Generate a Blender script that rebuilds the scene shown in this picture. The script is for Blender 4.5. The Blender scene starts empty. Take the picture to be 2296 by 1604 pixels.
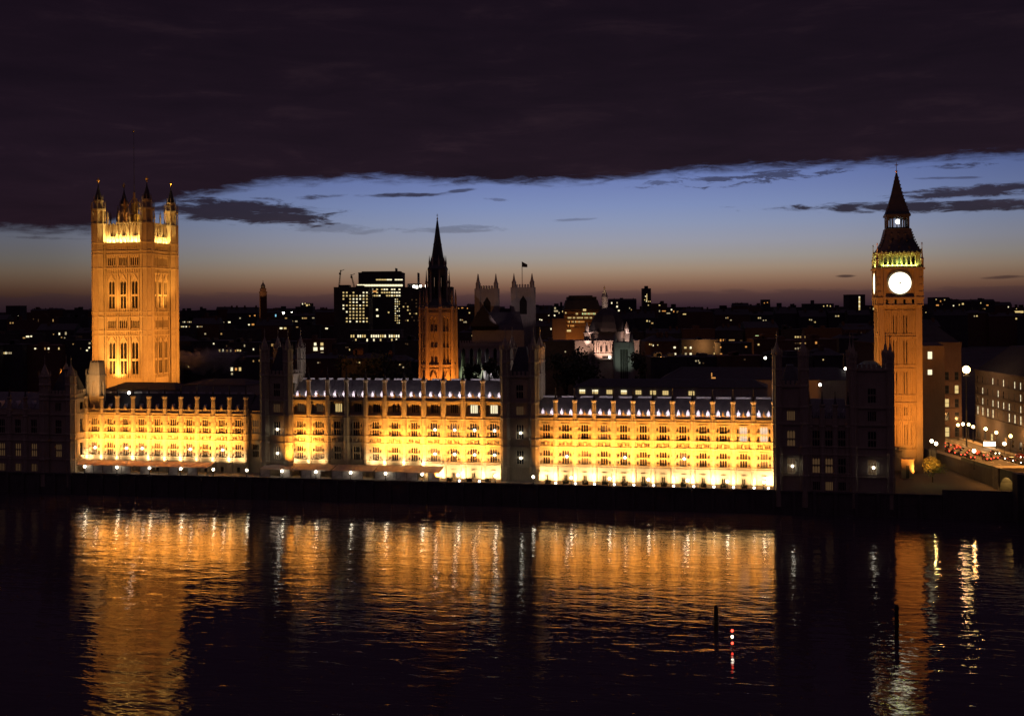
import bpy, math, random
from mathutils import Vector, Matrix
R = math.radians
scene = bpy.context.scene
COL = scene.collection

# ------------------------------------------------------------------ camera
FPX, CX, HY, HC, ROLL = 2600.0, 1147.5, 690.0, 59.0, R(0.45)
IW = 2295.0
cam_d = bpy.data.cameras.new("camera"); cam = bpy.data.objects.new("camera", cam_d); COL.objects.link(cam)
cam_d.sensor_width = 36.0
cam_d.lens = 36.0 * FPX / IW
cam_d.shift_y = -(802.0 - HY) / IW
cam_d.clip_start, cam_d.clip_end = 1.0, 60000.0
cam.location = (0, 0, HC)
cam.rotation_euler = (Matrix.Rotation(R(90), 4, 'X') @ Matrix.Rotation(-ROLL, 4, 'Z')).to_euler()
scene.camera = cam
scene.view_settings.view_transform = 'Standard'
scene.view_settings.look = 'None'
scene.view_settings.exposure = 0.0
scene.view_settings.gamma = 1.0
scene.render.film_transparent = False
scene.cycles.use_denoising = True
scene.cycles.sample_clamp_indirect = 12.0
scene.cycles.max_bounces = 5
scene.cycles.caustics_reflective = False
scene.cycles.caustics_refractive = False

def unroll(xd, yd):
    dx, dy = xd - CX, yd - HY
    c, s = math.cos(ROLL), math.sin(ROLL)
    return dx * c - dy * s, dx * s + dy * c
def at(xd, yd, Y):                       # the point at depth Y seen in this direction
    u, v = unroll(xd, yd)
    return Vector((u * Y / FPX, Y, HC - v * Y / FPX))
def on_level(xd, yd, z):
    u, v = unroll(xd, yd)
    return at(xd, yd, (HC - z) * FPX / v)

# ------------------------------------------------------------------ sky
SUN_EL, SUN_ROT = R(-4.0), R(10.0)
world = bpy.data.worlds.new("World"); scene.world = world; world.use_nodes = True
class NT:
    def __init__(self, nt): self.nt = nt
    def n(self, typ, **kw):
        nd = self.nt.nodes.new(typ)
        for k, v in kw.items(): setattr(nd, k, v)
        return nd
    def link(self, a, b): self.nt.links.new(a, b)
    def put(self, sock, v):
        if isinstance(v, (int, float)): sock.default_value = v
        elif isinstance(v, (tuple, list)): sock.default_value = v
        else: self.link(v, sock)
    def m(self, op, a, b=None, c=None, clamp=False):
        nd = self.n('ShaderNodeMath', operation=op, use_clamp=clamp)
        self.put(nd.inputs[0], a)
        if b is not None: self.put(nd.inputs[1], b)
        if c is not None: self.put(nd.inputs[2], c)
        return nd.outputs[0]
    def ramp(self, fac, stops, interp='LINEAR'):
        nd = self.n('ShaderNodeValToRGB'); cr = nd.color_ramp; cr.interpolation = interp
        while len(cr.elements) < len(stops): cr.elements.new(0.5)
        for e, (p, c) in zip(cr.elements, stops):
            e.position = p; e.color = (c[0], c[1], c[2], 1)
        self.link(fac, nd.inputs[0]); return nd.outputs[0]
    def smooth(self, x, a, b):
        nd = self.n('ShaderNodeMapRange', interpolation_type='SMOOTHSTEP')
        self.put(nd.inputs[0], x); nd.inputs[1].default_value = a; nd.inputs[2].default_value = b
        return nd.outputs[0]
    def mix(self, fac, a, b):
        nd = self.n('ShaderNodeMix', data_type='RGBA')
        self.put(nd.inputs[0], fac); self.put(nd.inputs[6], a); self.put(nd.inputs[7], b)
        return nd.outputs[2]
    def noise(self, vec, scale, detail=4, rough=0.55, dist=0.0):
        nd = self.n('ShaderNodeTexNoise'); self.link(vec, nd.inputs['Vector'])
        nd.inputs['Scale'].default_value = scale; nd.inputs['Detail'].default_value = detail
        nd.inputs['Roughness'].default_value = rough; nd.inputs['Distortion'].default_value = dist
        return nd.outputs[0]
def lin(r, g, b, k=1.0):
    f = lambda c: (c / 255 / 12.92 if c / 255 <= 0.04045 else ((c / 255 + 0.055) / 1.055) ** 2.4) * k
    return (f(r), f(g), f(b))
def build_sky():
    t = NT(world.node_tree); t.nt.nodes.clear()
    tc = t.n('ShaderNodeTexCoord'); sp = t.n('ShaderNodeSeparateXYZ'); t.link(tc.outputs['Generated'], sp.inputs[0])
    x, y, z = sp.outputs
    az = t.m('ARCTAN2', x, y)
    el = t.m('ARCSINE', z)
    A = lambda xd: math.atan((xd - CX) / FPX)
    def E(xd, yd):
        u, v = unroll(xd, yd); return math.atan(-v / math.hypot(u, FPX))
    # clear twilight: brown at the horizon, grey, then blue
    e1 = lambda yd: math.atan((HY - yd) / FPX) / 0.5
    stops = [(0.0, lin(52, 34, 43)), (e1(682), lin(66, 45, 50)), (e1(662), lin(92, 64, 60)), (e1(645), lin(122, 88, 72)),
             (e1(625), lin(146, 116, 95)), (e1(605), lin(158, 137, 118)), (e1(580), lin(156, 149, 143)), (e1(545), lin(150, 152, 166)),
             (e1(505), lin(138, 149, 179)), (e1(465), lin(125, 141, 184)), (e1(425), lin(113, 129, 179)), (e1(360), lin(92, 111, 172)), (1.0, lin(28, 30, 60))]
    base = t.ramp(t.m('DIVIDE', t.m('MAXIMUM', el, 0.0), 0.5), stops)
    side = t.n('ShaderNodeFloatCurve')
    cm = side.mapping.curves[0]
    for i, (xd, v) in enumerate([(-2600, .30), (0, .36), (200, .46), (420, .62), (900, .90), (1300, 1.0), (1700, .95), (2000, .84), (2295, .66), (4000, .30)]):
        p = (A(xd) + 1.2) / 2.4
        if i < 2:
            cm.points[0 if i == 0 else 1].location = (p, v)
        else: cm.points.new(p, v)
    side.mapping.update()
    t.link(t.m('MULTIPLY_ADD', az, 1 / 2.4, 0.5, clamp=True), side.inputs['Value'])
    base = t.mix(1.0, base, base)
    mul = t.n('ShaderNodeVectorMath', operation='SCALE'); t.link(base, mul.inputs[0]); t.link(side.outputs[0], mul.inputs['Scale'])
    clear = mul.outputs[0]
    # cloud coordinates, stretched along the horizon
    cv = t.n('ShaderNodeCombineXYZ'); t.link(az, cv.inputs[0]); t.link(t.m('MULTIPLY', el, 5.5), cv.inputs[1])
    n1 = t.m('SUBTRACT', t.noise(cv.outputs[0], 9.0, 6, 0.6, 0.4), 0.5)
    n2 = t.m('SUBTRACT', t.noise(cv.outputs[0], 34.0, 9, 0.68, 0.5), 0.5)
    edge = t.n('ShaderNodeFloatCurve'); cm = edge.mapping.curves[0]
    pts = [(-1500, 560), (-100, 518), (0, 519), (70, 523), (140, 527), (205, 520), (260, 505), (330, 478), (420, 450), (520, 433),
           (600, 416), (700, 412), (800, 404), (900, 406), (1000, 413), (1100, 418), (1200, 417), (1350, 408), (1500, 394),
           (1700, 382), (1850, 376), (2000, 371), (2100, 363), (2200, 356), (2295, 350), (3400, 300)]
    for i, (xd, yd) in enumerate(pts):
        p = ((A(xd) + 1.2) / 2.4, E(xd, yd) / 0.3)
        if i < 2: cm.points[i].location = p
        else: cm.points.new(*p)
    edge.mapping.update()
    t.link(t.m('MULTIPLY_ADD', az, 1 / 2.4, 0.5, clamp=True), edge.inputs['Value'])
    over = t.m('SUBTRACT', el, t.m('MULTIPLY', edge.outputs[0], 0.3))
    over = t.m('ADD', over, t.m('MULTIPLY', n1, 0.009)); over = t.m('ADD', over, t.m('MULTIPLY', n2, 0.019))
    mask = t.smooth(over, -0.003, 0.0075)
    for (xd, yd, w, h, slope, op, k) in [
            (530, 473, 225, 25, 0.035, .93, 1.0), (2080, 464, 320, 12, 0.02, .92, 1.0), (2200, 428, 160, 13, -0.03, .9, 1.0),
            (905, 437, 108, 5.5, -0.01, .85, .7), (1035, 427, 60, 5, -.15, .7, .7), (715, 441, 62, 6, -.06, .8, .8), (770, 513, 105, 12, 0.02, .28, 1.1), (1010, 514, 125, 9, -.01, .35, .8),
            (1280, 493, 55, 4, -.04, .35, .8), (1690, 401, 140, 11, -.06, .7, 2.6), (1480, 412, 120, 8, -.08, .5, 2.4), (2110, 373, 110, 6, 0, .7, 1.4), (2130, 399, 70, 3, .03, .5, .8),
            (1895, 619, 24, 3.4, 0, .75, .4), (2255, 621, 48, 4, -.03, .6, .5), (100, 533, 90, 4, 0.02, .5, .9), (575, 500, 30, 3, 0, .4, .5), (1110, 447, 28, 4, .1, .4, .8)]:
        c, ce, wa, ha = A(xd), E(xd, yd), w / FPX, h / FPX
        da = t.m('DIVIDE', t.m('SUBTRACT', az, c), wa)
        de = t.m('DIVIDE', t.m('SUBTRACT', t.m('MULTIPLY_ADD', t.m('SUBTRACT', az, c), slope, el), ce), ha)
        v = t.m('SUBTRACT', 1.0, t.m('ADD', t.m('MULTIPLY', da, da), t.m('MULTIPLY', de, de)))
        v = t.m('ADD', v, t.m('MULTIPLY', t.m('MULTIPLY_ADD', n2, 1.6, n1), 3.0 * k))
        v = t.m('MULTIPLY', t.smooth(v, -0.1 - (.35 if w > 200 else 0), 0.95 - (.35 if w > 200 else 0)), op)
        mask = t.m('MAXIMUM', mask, v)
    # a far bank of cloud low over the city
    low = t.m('SUBTRACT', math.atan((HY - 655) / FPX), el)
    low = t.m('ADD', low, t.m('MULTIPLY', t.noise(cv.outputs[0], 22.0, 5, .6), 0.016))
    lowm = t.m('MULTIPLY', t.smooth(low, 0.007, 0.010), 0.30)
    clear = t.mix(lowm, clear, (*lin(48, 36, 46), 1))
    body = t.ramp(t.m('ADD', t.m('MULTIPLY', n1, 0.9), 0.5), [(0.25, lin(22, 11, 24)), (0.55, lin(29, 16, 29)), (0.8, lin(46, 30, 40))])
    deepen = t.n('ShaderNodeVectorMath', operation='SCALE'); t.link(body, deepen.inputs[0]); t.link(t.m('SUBTRACT', 1.05, t.m('MULTIPLY', t.smooth(el, 0.10, 0.22), 0.34)), deepen.inputs['Scale']); body = deepen.outputs[0]
    col = t.mix(mask, clear, body)
    # overhead, out of view, the sky is raised to add purple ambient fill
    zen = t.smooth(el, 0.42, 0.95)
    col = t.mix(zen, col, (*[c * 1.0 for c in (0.062, 0.036, 0.062)], 1))
    col = t.mix(t.smooth(el, -0.02, -0.10), col, (0.004, 0.003, 0.005, 1))
    nish = t.n('ShaderNodeTexSky', sky_type='NISHITA'); nish.sun_disc = False
    nish.sun_elevation = SUN_EL; nish.sun_rotation = SUN_ROT; nish.altitude = 60
    b1 = t.n('ShaderNodeBackground'); t.link(col, b1.inputs[0]); b1.inputs[1].default_value = 1.0
    b2 = t.n('ShaderNodeBackground'); t.link(nish.outputs[0], b2.inputs[0]); b2.inputs[1].default_value = 0.02
    ad = t.n('ShaderNodeAddShader'); t.link(b1.outputs[0], ad.inputs[0]); t.link(b2.outputs[0], ad.inputs[1])
    out = t.n('ShaderNodeOutputWorld'); t.link(ad.outputs[0], out.inputs[0])
build_sky()

# ------------------------------------------------------------------ materials
MATS = {}
def mat(name, col, rough=0.8, metal=0.0, var=0.25, scale=0.4, emit=None, estr=0.0, sample=True, bump=0.0, spec=None):
    if name in MATS: return MATS[name]
    m = bpy.data.materials.new(name); m.use_nodes = True
    t = NT(m.node_tree); p = m.node_tree.nodes['Principled BSDF']
    p.inputs['Roughness'].default_value = rough; p.inputs['Metallic'].default_value = metal
    if spec is not None: p.inputs['Specular IOR Level'].default_value = spec
    tc = t.n('ShaderNodeTexCoord')
    if var > 0:
        nz = t.noise(tc.outputs['Object'], scale, 5, 0.65)
        c = t.ramp(nz, [(0.3, [max(0, k * (1 - var)) for k in col]), (0.7, [min(1, k * (1 + var)) for k in col])])
        t.link(c, p.inputs['Base Color'])
        if bump > 0:
            b = t.n('ShaderNodeBump'); b.inputs['Strength'].default_value = bump; b.inputs['Distance'].default_value = 0.15
            t.link(t.noise(tc.outputs['Object'], scale * 6, 4, 0.6), b.inputs['Height']); t.link(b.outputs[0], p.inputs['Normal'])
    else: p.inputs['Base Color'].default_value = (*col, 1)
    if emit is not None:
        p.inputs['Emission Color'].default_value = (*emit, 1); p.inputs['Emission Strength'].default_value = estr
        m.cycles.emission_sampling = 'AUTO' if sample else 'NONE'
    MATS[name] = m; return m
def stone_mat(name, col, var=.35, course=True):
    m = bpy.data.materials.new(name); m.use_nodes = True
    t = NT(m.node_tree); p = m.node_tree.nodes['Principled BSDF']; p.inputs['Roughness'].default_value = .9
    p.inputs['Specular IOR Level'].default_value = .2
    tc = t.n('ShaderNodeTexCoord')
    big = t.noise(tc.outputs['Object'], .16, 4, .6)
    sc = t.n('ShaderNodeVectorMath', operation='MULTIPLY'); t.link(tc.outputs['Object'], sc.inputs[0]); sc.inputs[1].default_value = (3.2, 3.2, 0.55)
    streak = t.noise(sc.outputs[0], .5, 5, .7)
    fine = t.noise(tc.outputs['Object'], 2.2, 3, .7)
    v = t.m('ADD', t.m('MULTIPLY', big, .35), t.m('ADD', t.m('MULTIPLY', streak, .4), t.m('MULTIPLY', fine, .25)))
    c = t.ramp(v, [(.32, [k * (1 - var) for k in col]), (.5, col), (.68, [min(1, k * (1 + var * .6)) for k in col])])
    if course:
        w = t.n('ShaderNodeTexWave', wave_type='BANDS', bands_direction='Z'); t.link(tc.outputs['Object'], w.inputs[0])
        w.inputs['Scale'].default_value = .8; w.inputs['Distortion'].default_value = .4
        c = t.mix(t.m('MULTIPLY', t.smooth(w.outputs[1], .1, 0.0), .35), c, (*[k * .5 for k in col], 1))
    t.link(c, p.inputs['Base Color'])
    b = t.n('ShaderNodeBump'); b.inputs['Strength'].default_value = .5; b.inputs['Distance'].default_value = .12
    t.link(fine, b.inputs['Height']); t.link(b.outputs[0], p.inputs['Normal'])
    MATS[name] = m; return m
STONE = stone_mat('honey_limestone', (.46, .40, .29))
TSTONE = stone_mat('tower_limestone', (.44, .37, .27), course=True)
GSTONE = stone_mat('grey_portland_stone', (.36, .35, .33))
GRANITE = stone_mat('river_granite', (.15, .135, .125), .5)
BRICK = stone_mat('dull_brick', (.17, .10, .07))
SOOT = stone_mat('shadowed_interior', (.03, .028, .026), course=False)  # near-black inner boxes: the shade inside openings is put into this colour
CONC = mat('dark_concrete', (.07, .065, .07), .85, var=.3, scale=.2)
LEAD = mat('lead_roof', (.14, .137, .137), .6, var=.3, scale=.5, bump=.3)
PALE = mat('pale_painted_lead', (.55, .54, .56), .6, var=.15, scale=1)
IRON = mat('dark_iron', (.05, .05, .055), .5, var=.3, scale=.6)
SLATE = mat('dark_slate', (.035, .035, .04), .7, var=.3, scale=.5)
GOLD = mat('gilded_metal', (.75, .50, .16), .35, .8, var=.15, scale=2)
GLASS = mat('dark_window_glass', (.02, .02, .024), .15, var=.0)
ASPH = mat('asphalt', (.055, .052, .05), .8, var=.3, scale=.5)
PAVE = mat('paving_stone', (.22, .20, .17), .85, var=.3, scale=.8)
EARTH = mat('city_ground', (.05, .045, .045), .95, var=.4, scale=.05)
HILL = mat('wooded_hill', (.02, .022, .02), .95, var=.3, scale=.01)
CANVAS = mat('cream_canvas', (.52, .44, .36), .85, var=.15, scale=.6)
PANEL = mat('clear_plastic_panel', (.5, .45, .43), .5, var=.45, scale=.5)
LEAF = mat('leaf_green', (.05, .065, .025), .8, var=.5, scale=.8)
BARK = mat('bark', (.06, .045, .035), .9, var=.3, scale=2)
PAINT = mat('dark_car_paint', (.04, .04, .05), .3, var=0)
REDPAINT = mat('red_car_paint', (.25, .03, .02), .3, var=0)
RUBBER = mat('tyre_rubber', (.02, .02, .02), .9, var=0)
TIMBER = mat('weathered_timber', (.03, .026, .024), .9, var=.4, scale=2)
FLAGC = mat('dark_flag_cloth', (.04, .03, .06), .9, var=.3, scale=.6)
CARVED = stone_mat('green_painted_belfry', (.42, .46, .26), course=False)  # stone tinted yellow-green, the belfry lamps' glow put into its colour
WLAMP = mat('white_lamp_globe', (.9, .9, .9), .4, var=0, emit=(1, .86, .62), estr=14, sample=True)
WLIT = mat('white_lit_window', (.025, .025, .028), .5, var=0, emit=(1, .88, .55), estr=1.3, sample=False)
YLIT = mat('yellow_lit_window', (.025, .025, .028), .5, var=0, emit=(1, .72, .28), estr=.75, sample=False)
DLIT = mat('dim_lit_window', (.025, .025, .028), .5, var=0, emit=(1, .55, .25), estr=.055, sample=False)
PLIT = mat('pale_lit_window', (.025, .025, .028), .5, var=0, emit=(1, .80, .58), estr=.75, sample=False)
OLIT = mat('orange_lit_window', (.025, .025, .028), .5, var=0, emit=(1, .42, .10), estr=.7, sample=False)
GLIT = mat('greenish_lit_window', (.025, .025, .028), .5, var=0, emit=(.75, 1, .45), estr=1.0, sample=False)
BLIT = mat('bluish_lit_window', (.025, .025, .028), .5, var=0, emit=(.3, .75, 1), estr=.9, sample=False)
BULB = mat('bright_bulb', (.9, .9, .9), .4, var=0, emit=(1, .92, .75), estr=9, sample=False)
DIAL = mat('lit_clock_dial', (.8, .8, .75), .5, var=0, emit=(1, .97, .72), estr=2.4)
TAIL = mat('red_tail_lamp', (.5, .02, .02), .4, var=0, emit=(1, .06, .03), estr=5, sample=False)
HEAD = mat('white_head_lamp', (.8, .8, .8), .4, var=0, emit=(1, .8, .5), estr=12, sample=False)
SODIUM = mat('sodium_lamp', (.8, .6, .3), .4, var=0, emit=(1, .62, .22), estr=12, sample=False)

# ------------------------------------------------------------------ mesh helpers
class MB:
    def __init__(self): self.v = []; self.f = []; self.T = None; self.smooth = False
    def add(self, pts):
        i = len(self.v)
        self.v.extend(self.T(*p) if self.T else p for p in pts); return i
    def quad(self, a, b, c, d):
        i = self.add([a, b, c, d]); self.f.append((i, i + 1, i + 2, i + 3))
    def tri(self, a, b, c):
        i = self.add([a, b, c]); self.f.append((i, i + 1, i + 2))
    def box(self, x0, x1, y0, y1, z0, z1):
        i = self.add([(x0, y0, z0), (x1, y0, z0), (x1, y1, z0), (x0, y1, z0), (x0, y0, z1), (x1, y0, z1), (x1, y1, z1), (x0, y1, z1)])
        for q in ((0, 3, 2, 1), (4, 5, 6, 7), (0, 1, 5, 4), (1, 2, 6, 5), (2, 3, 7, 6), (3, 0, 4, 7)): self.f.append(tuple(i + k for k in q))
    def lathe(self, cx, cy, n, prof, rot=0.0, cap=True):     # prof: list of (r, z)
        i0 = len(self.v)
        for (r, z) in prof:
            self.add([(cx + r * math.cos(rot + 2 * math.pi * k / n), cy + r * math.sin(rot + 2 * math.pi * k / n), z) for k in range(n)])
        for j in range(len(prof) - 1):
            for k in range(n):
                a, b = i0 + j * n + k, i0 + j * n + (k + 1) % n
                self.f.append((a, b, b + n, a + n))
        if cap:
            self.f.append(tuple(i0 + k for k in reversed(range(n))))
            e = i0 + (len(prof) - 1) * n
            self.f.append(tuple(e + k for k in range(n)))
    def frustum(self, x0, x1, y0, y1, z0, z1, ix, iy=None):   # a box that narrows by ix, iy on each side
        iy = ix if iy is None else iy
        i = self.add([(x0, y0, z0), (x1, y0, z0), (x1, y1, z0), (x0, y1, z0), (x0 + ix, y0 + iy, z1), (x1 - ix, y0 + iy, z1), (x1 - ix, y1 - iy, z1), (x0 + ix, y1 - iy, z1)])
        for q in ((0, 3, 2, 1), (4, 5, 6, 7), (0, 1, 5, 4), (1, 2, 6, 5), (2, 3, 7, 6), (3, 0, 4, 7)): self.f.append(tuple(i + k for k in q))
    def bar(self, a, b, r, n=6):
        a, b = Vector(a), Vector(b); d = (b - a).normalized()
        u = d.orthogonal().normalized(); w = d.cross(u)
        i = len(self.v)
        for p in (a, b):
            self.add([tuple(p + (u * math.cos(2 * math.pi * k / n) + w * math.sin(2 * math.pi * k / n)) * r) for k in range(n)])
        for k in range(n): self.f.append((i + k, i + (k + 1) % n, i + n + (k + 1) % n, i + n + k))
        self.f.append(tuple(i + k for k in range(n))); self.f.append(tuple(i + n + k for k in range(n)))
    def ball(self, c, r, n=10, m=6, sz=1.0):
        self.lathe(c[0], c[1], n, [(max(1e-3, r * math.sin(math.pi * j / m)), c[2] - r * sz * math.cos(math.pi * j / m)) for j in range(m + 1)])
    def facade(self, s0, s1, z0, z1, ops, depth=.5):
        """a wall front at o=0 with rectangular openings (a, b, za, zb, pointed) and their reveals"""
        ops = [o for o in ops if o[0] < s1 and o[1] > s0]
        zs = sorted({z0, z1, *[o[2] for o in ops], *[o[3] for o in ops]})
        for za, zb in zip(zs, zs[1:]):
            if zb - za < 1e-4 or za < z0 or zb > z1: continue
            row = sorted((o[0], o[1]) for o in ops if o[2] < zb - 1e-4 and o[3] > za + 1e-4)
            c = s0
            for a, b in row:
                if a > c: self.quad((c, 0, za), (a, 0, za), (a, 0, zb), (c, 0, zb))
                c = max(c, b)
            if c < s1: self.quad((c, 0, za), (s1, 0, za), (s1, 0, zb), (c, 0, zb))
        for o in ops:
            a, b, za, zb = o[:4]
            self.quad((a, 0, za), (a, -depth, za), (a, -depth, zb), (a, 0, zb)); self.quad((b, 0, za), (b, -depth, za), (b, -depth, zb), (b, 0, zb))
            self.quad((a, 0, zb), (b, 0, zb), (b, -depth, zb), (a, -depth, zb)); self.quad((a, 0, za), (b, 0, za), (b, -depth, za), (a, -depth, za))
            if len(o) > 4 and o[4]:
                h = min((b - a) * .8, (zb - za) * .5); mid = (a + b) / 2
                for e in (a, b):
                    self.tri((e, 0, zb), (mid, 0, zb), (e, 0, zb - h)); self.quad((mid, 0, zb), (mid, -depth, zb), (e, -depth, zb - h), (e, 0, zb - h))
    def mesh(self, name, m):
        me = bpy.data.meshes.new(name); me.from_pydata(self.v, [], self.f); me.update()
        me.materials.append(m)
        if self.smooth: me.polygons.foreach_set('use_smooth', [True] * len(me.polygons))
        return me
    def build(self, name, m, parent=None, loc=None, rz=0.0, label=None):
        return obj(name, self.mesh(name, m), parent, loc, rz, label)
def obj(name, me, parent=None, loc=None, rz=0.0, label=None):
    o = bpy.data.objects.new(name, me); COL.objects.link(o)
    if parent is not None: o.parent = parent
    if loc is not None: o.location = loc
    if rz: o.rotation_euler = (0, 0, rz)
    if label: o['label'] = label
    return o
def tag(o, label, cat, group=None, kind=None):
    if label: o['label'] = label
    if cat: o['category'] = cat
    if group: o['group'] = group
    if kind: o['kind'] = kind
    return o
def thing(name, label, cat, loc, rz=0.0, group=None):
    o = bpy.data.objects.new(name, None); COL.objects.link(o); o.empty_display_size = 1
    o.location = loc; o.rotation_euler = (0, 0, rz)
    return tag(o, label, cat, group)
def struct(name, mb, m, loc=None, rz=0.0, kind='structure'):
    o = mb.build(name, m, None, loc, rz); o['kind'] = kind; return o
def children(o): return [c for c in KIDS.get(o.name, [])]
KIDS = {}
def dup(o, parent=None, loc=None, rz=None, label=None, deep=True):
    c = o.copy(); COL.objects.link(c)
    if parent is not None: c.parent = parent
    if loc is not None: c.location = loc
    if rz is not None: c.rotation_euler = (0, 0, rz)
    if label: c['label'] = label
    for ch in [k for k in o.children]: dup(ch, c)
    return c
def FRONT(ox=0, oy=0): return lambda s, o, z: (ox + s, oy - o, z)      # a face that looks towards the river
def NORTH(ox=0, oy=0): return lambda s, o, z: (ox + o, oy + s, z)      # the face at the high end of the facade
def SOUTH(ox=0, oy=0): return lambda s, o, z: (ox - o, oy + s, z)
def BACK(ox=0, oy=0): return lambda s, o, z: (ox + s, oy + o, z)

# ------------------------------------------------------------------ lamps of the floodlighting
def area(loc, target, sx, sy, power, col, spread=120, rz=None, name='flood_light'):
    d = bpy.data.lights.new(name, 'AREA'); d.shape = 'RECTANGLE'; d.size, d.size_y = sx, sy
    d.energy = power; d.color = col; d.spread = R(spread)
    o = bpy.data.objects.new(name, d); COL.objects.link(o); o.location = loc
    q = (Vector(target) - Vector(loc)).normalized()
    X = Vector((math.cos(PANG), math.sin(PANG), 0)); X = (X - q * X.dot(q)).normalized(); Z = -q; Yv = Z.cross(X)
    o.rotation_euler = Matrix((X, Yv, Z)).transposed().to_euler()
    return o
def spot(loc, target, power, col, deg=60, blend=.6, rad=.4, name='flood_light'):
    d = bpy.data.lights.new(name, 'SPOT'); d.energy = power; d.color = col; d.spot_size = R(deg); d.spot_blend = blend; d.shadow_soft_size = rad
    o = bpy.data.objects.new(name, d); COL.objects.link(o); o.location = loc
    o.rotation_euler = (Vector(target) - Vector(loc)).to_track_quat('-Z', 'Y').to_euler()
    return o
def point(loc, power, col, rad=.4, name='lamp_light'):
    d = bpy.data.lights.new(name, 'POINT'); d.energy = power; d.color = col; d.shadow_soft_size = rad
    o = bpy.data.objects.new(name, d); COL.objects.link(o); o.location = loc; return o

# ------------------------------------------------------------------ the palace frame: s along the river front, d back from the river wall
PANG = R(-12.0)
P0 = Vector((74.4, 329.3, 0))
ES, ED = Vector((math.cos(PANG), math.sin(PANG), 0)), Vector((-math.sin(PANG), math.cos(PANG), 0))
def PF(s, d, z=0.0): return P0 + ES * s + ED * d + Vector((0, 0, z))
def SX(xd, d=10.0, yd=960.0):                  # s of the point of the plane d seen at column xd
    u, _ = unroll(xd, yd); k = u / FPX
    return (k * (P0.y + ED.y * d) - P0.x - ED.x * d) / (ES.x - k * ES.y)
def ZY(xd, yd, d=10.0):                        # height seen at (xd, yd) on the plane d
    return at(xd, yd, PF(SX(xd, d, yd), d).y).z

# ------------------------------------------------------------------ ground, river, terrace
ZT, ZG = 6.5, 7.0
mb = MB(); mb.quad((-6000, .9, ZG - .6), (6000, .9, ZG - .6), (6000, 12000, ZG - .6), (-6000, 12000, ZG - .6))
struct('ground', mb, EARTH, PF(0, 0), PANG)
# far ridge of low hills
random.seed(4)
mb = MB(); N = 90; pr = []
for i in range(N + 1):
    a = -1.0 + 2.0 * i / N
    h = 30 + 16 * math.sin(i * .37) + 9 * math.sin(i * 1.3 + 1) + random.uniform(-3, 3)
    pr.append((9000 * math.sin(a), 9000 * math.cos(a), h))
for p, q in zip(pr, pr[1:]):
    n = lambda v, k, z: (v[0] * k, v[1] * k, z)
    mb.quad(n(p, .93, 6), n(q, .93, 6), q, p); mb.quad(p, q, n(q, 1.1, 6), n(p, 1.1, 6))
struct('hills', mb, HILL)
def water_material():
    m = bpy.data.materials.new('dark_river_water'); m.use_nodes = True
    t = NT(m.node_tree); p = m.node_tree.nodes['Principled BSDF']
    p.inputs['Base Color'].default_value = (.060, .042, .060, 1); p.inputs['Roughness'].default_value = .04; p.inputs['IOR'].default_value = 1.33
    tc = t.n('ShaderNodeTexCoord')
    def layer(sx, sy, scale, detail, dist, amp):
        mp = t.n('ShaderNodeMapping'); t.link(tc.outputs['Object'], mp.inputs[0]); mp.inputs['Scale'].default_value = (sx, sy, 1)
        mp.inputs['Rotation'].default_value = (0, 0, R(amp[1]))
        return t.m('MULTIPLY', t.noise(mp.outputs[0], scale, detail, .55, dist), amp[0])
    calm = t.n('ShaderNodeMapping'); t.link(tc.outputs['Object'], calm.inputs[0]); calm.inputs['Scale'].default_value = (.012, .03, 1)
    patch = t.smooth(t.noise(calm.outputs[0], 1.0, 3, .6), .35, .68)
    h = t.m('ADD', layer(.13, .31, 1.0, 2, .5, (.155, 13)), layer(.42, .95, 1.0, 2, .6, (.037, -9)))
    h = t.m('MULTIPLY', h, t.m('MULTIPLY_ADD', patch, .55, .70))
    h = t.m('ADD', h, layer(.05, .09, 1.0, 1, .3, (.10, 6))); h = t.m('ADD', h, layer(2.2, 4.2, 1.0, 1, .2, (.0026, 4)))
    b = t.n('ShaderNodeBump'); b.inputs['Strength'].default_value = 1.0; b.inputs['Distance'].default_value = 1.0
    t.link(h, b.inputs['Height']); t.link(b.outputs[0], p.inputs['Normal'])
    return m
WATER = water_material()
mb = MB(); mb.quad((-4000, -900, 0), (4000, -900, 0), (4000, .2, 0), (-4000, .2, 0))
struct('river', mb, WATER, PF(0, 0), PANG)

S_NP0 = SX(1736, 1.0)                           # the north pavilion starts here
S_SP1 = SX(166, 4.0)                            # the south pavilion ends here
mb = MB(); mb.box(S_SP1 - 70, S_NP0 + 45, .5, 1.2, -3, ZT + .08)
for k in range(60):
    s = S_SP1 - 68 + k * 5.7
    if s < S_NP0 + 40: mb.box(s, s + .9, -.1, .6, -3, ZT - .2)
mb.box(S_SP1 - 70, S_NP0 + 45, .2, .7, ZT - .3, ZT); mb.box(S_SP1, S_NP0, .35, 1.25, ZT + .09, ZT + .3)
tag(mb.build('river_wall', GRANITE, None, PF(0, 0), PANG), 'long dark granite river wall with shallow buttresses below the palace terrace', 'wall')
mb = MB(); mb.box(S_NP0 + 45.1, S_NP0 + 400, .4, 1.2, -3, ZG + .9)
tag(mb.build('embankment_wall', GRANITE, None, PF(0, 0), PANG), 'dark embankment wall by the bridge end, below the clock tower', 'wall')
mb = MB(); mb.quad((S_SP1 - 1, 1.2, ZT + .02), (S_NP0 + 1, 1.2, ZT + .02), (S_NP0 + 1, 14, ZT + .02), (S_SP1 - 1, 14, ZT + .02))
struct('terrace', mb, PAVE, PF(0, 0), PANG)

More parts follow.
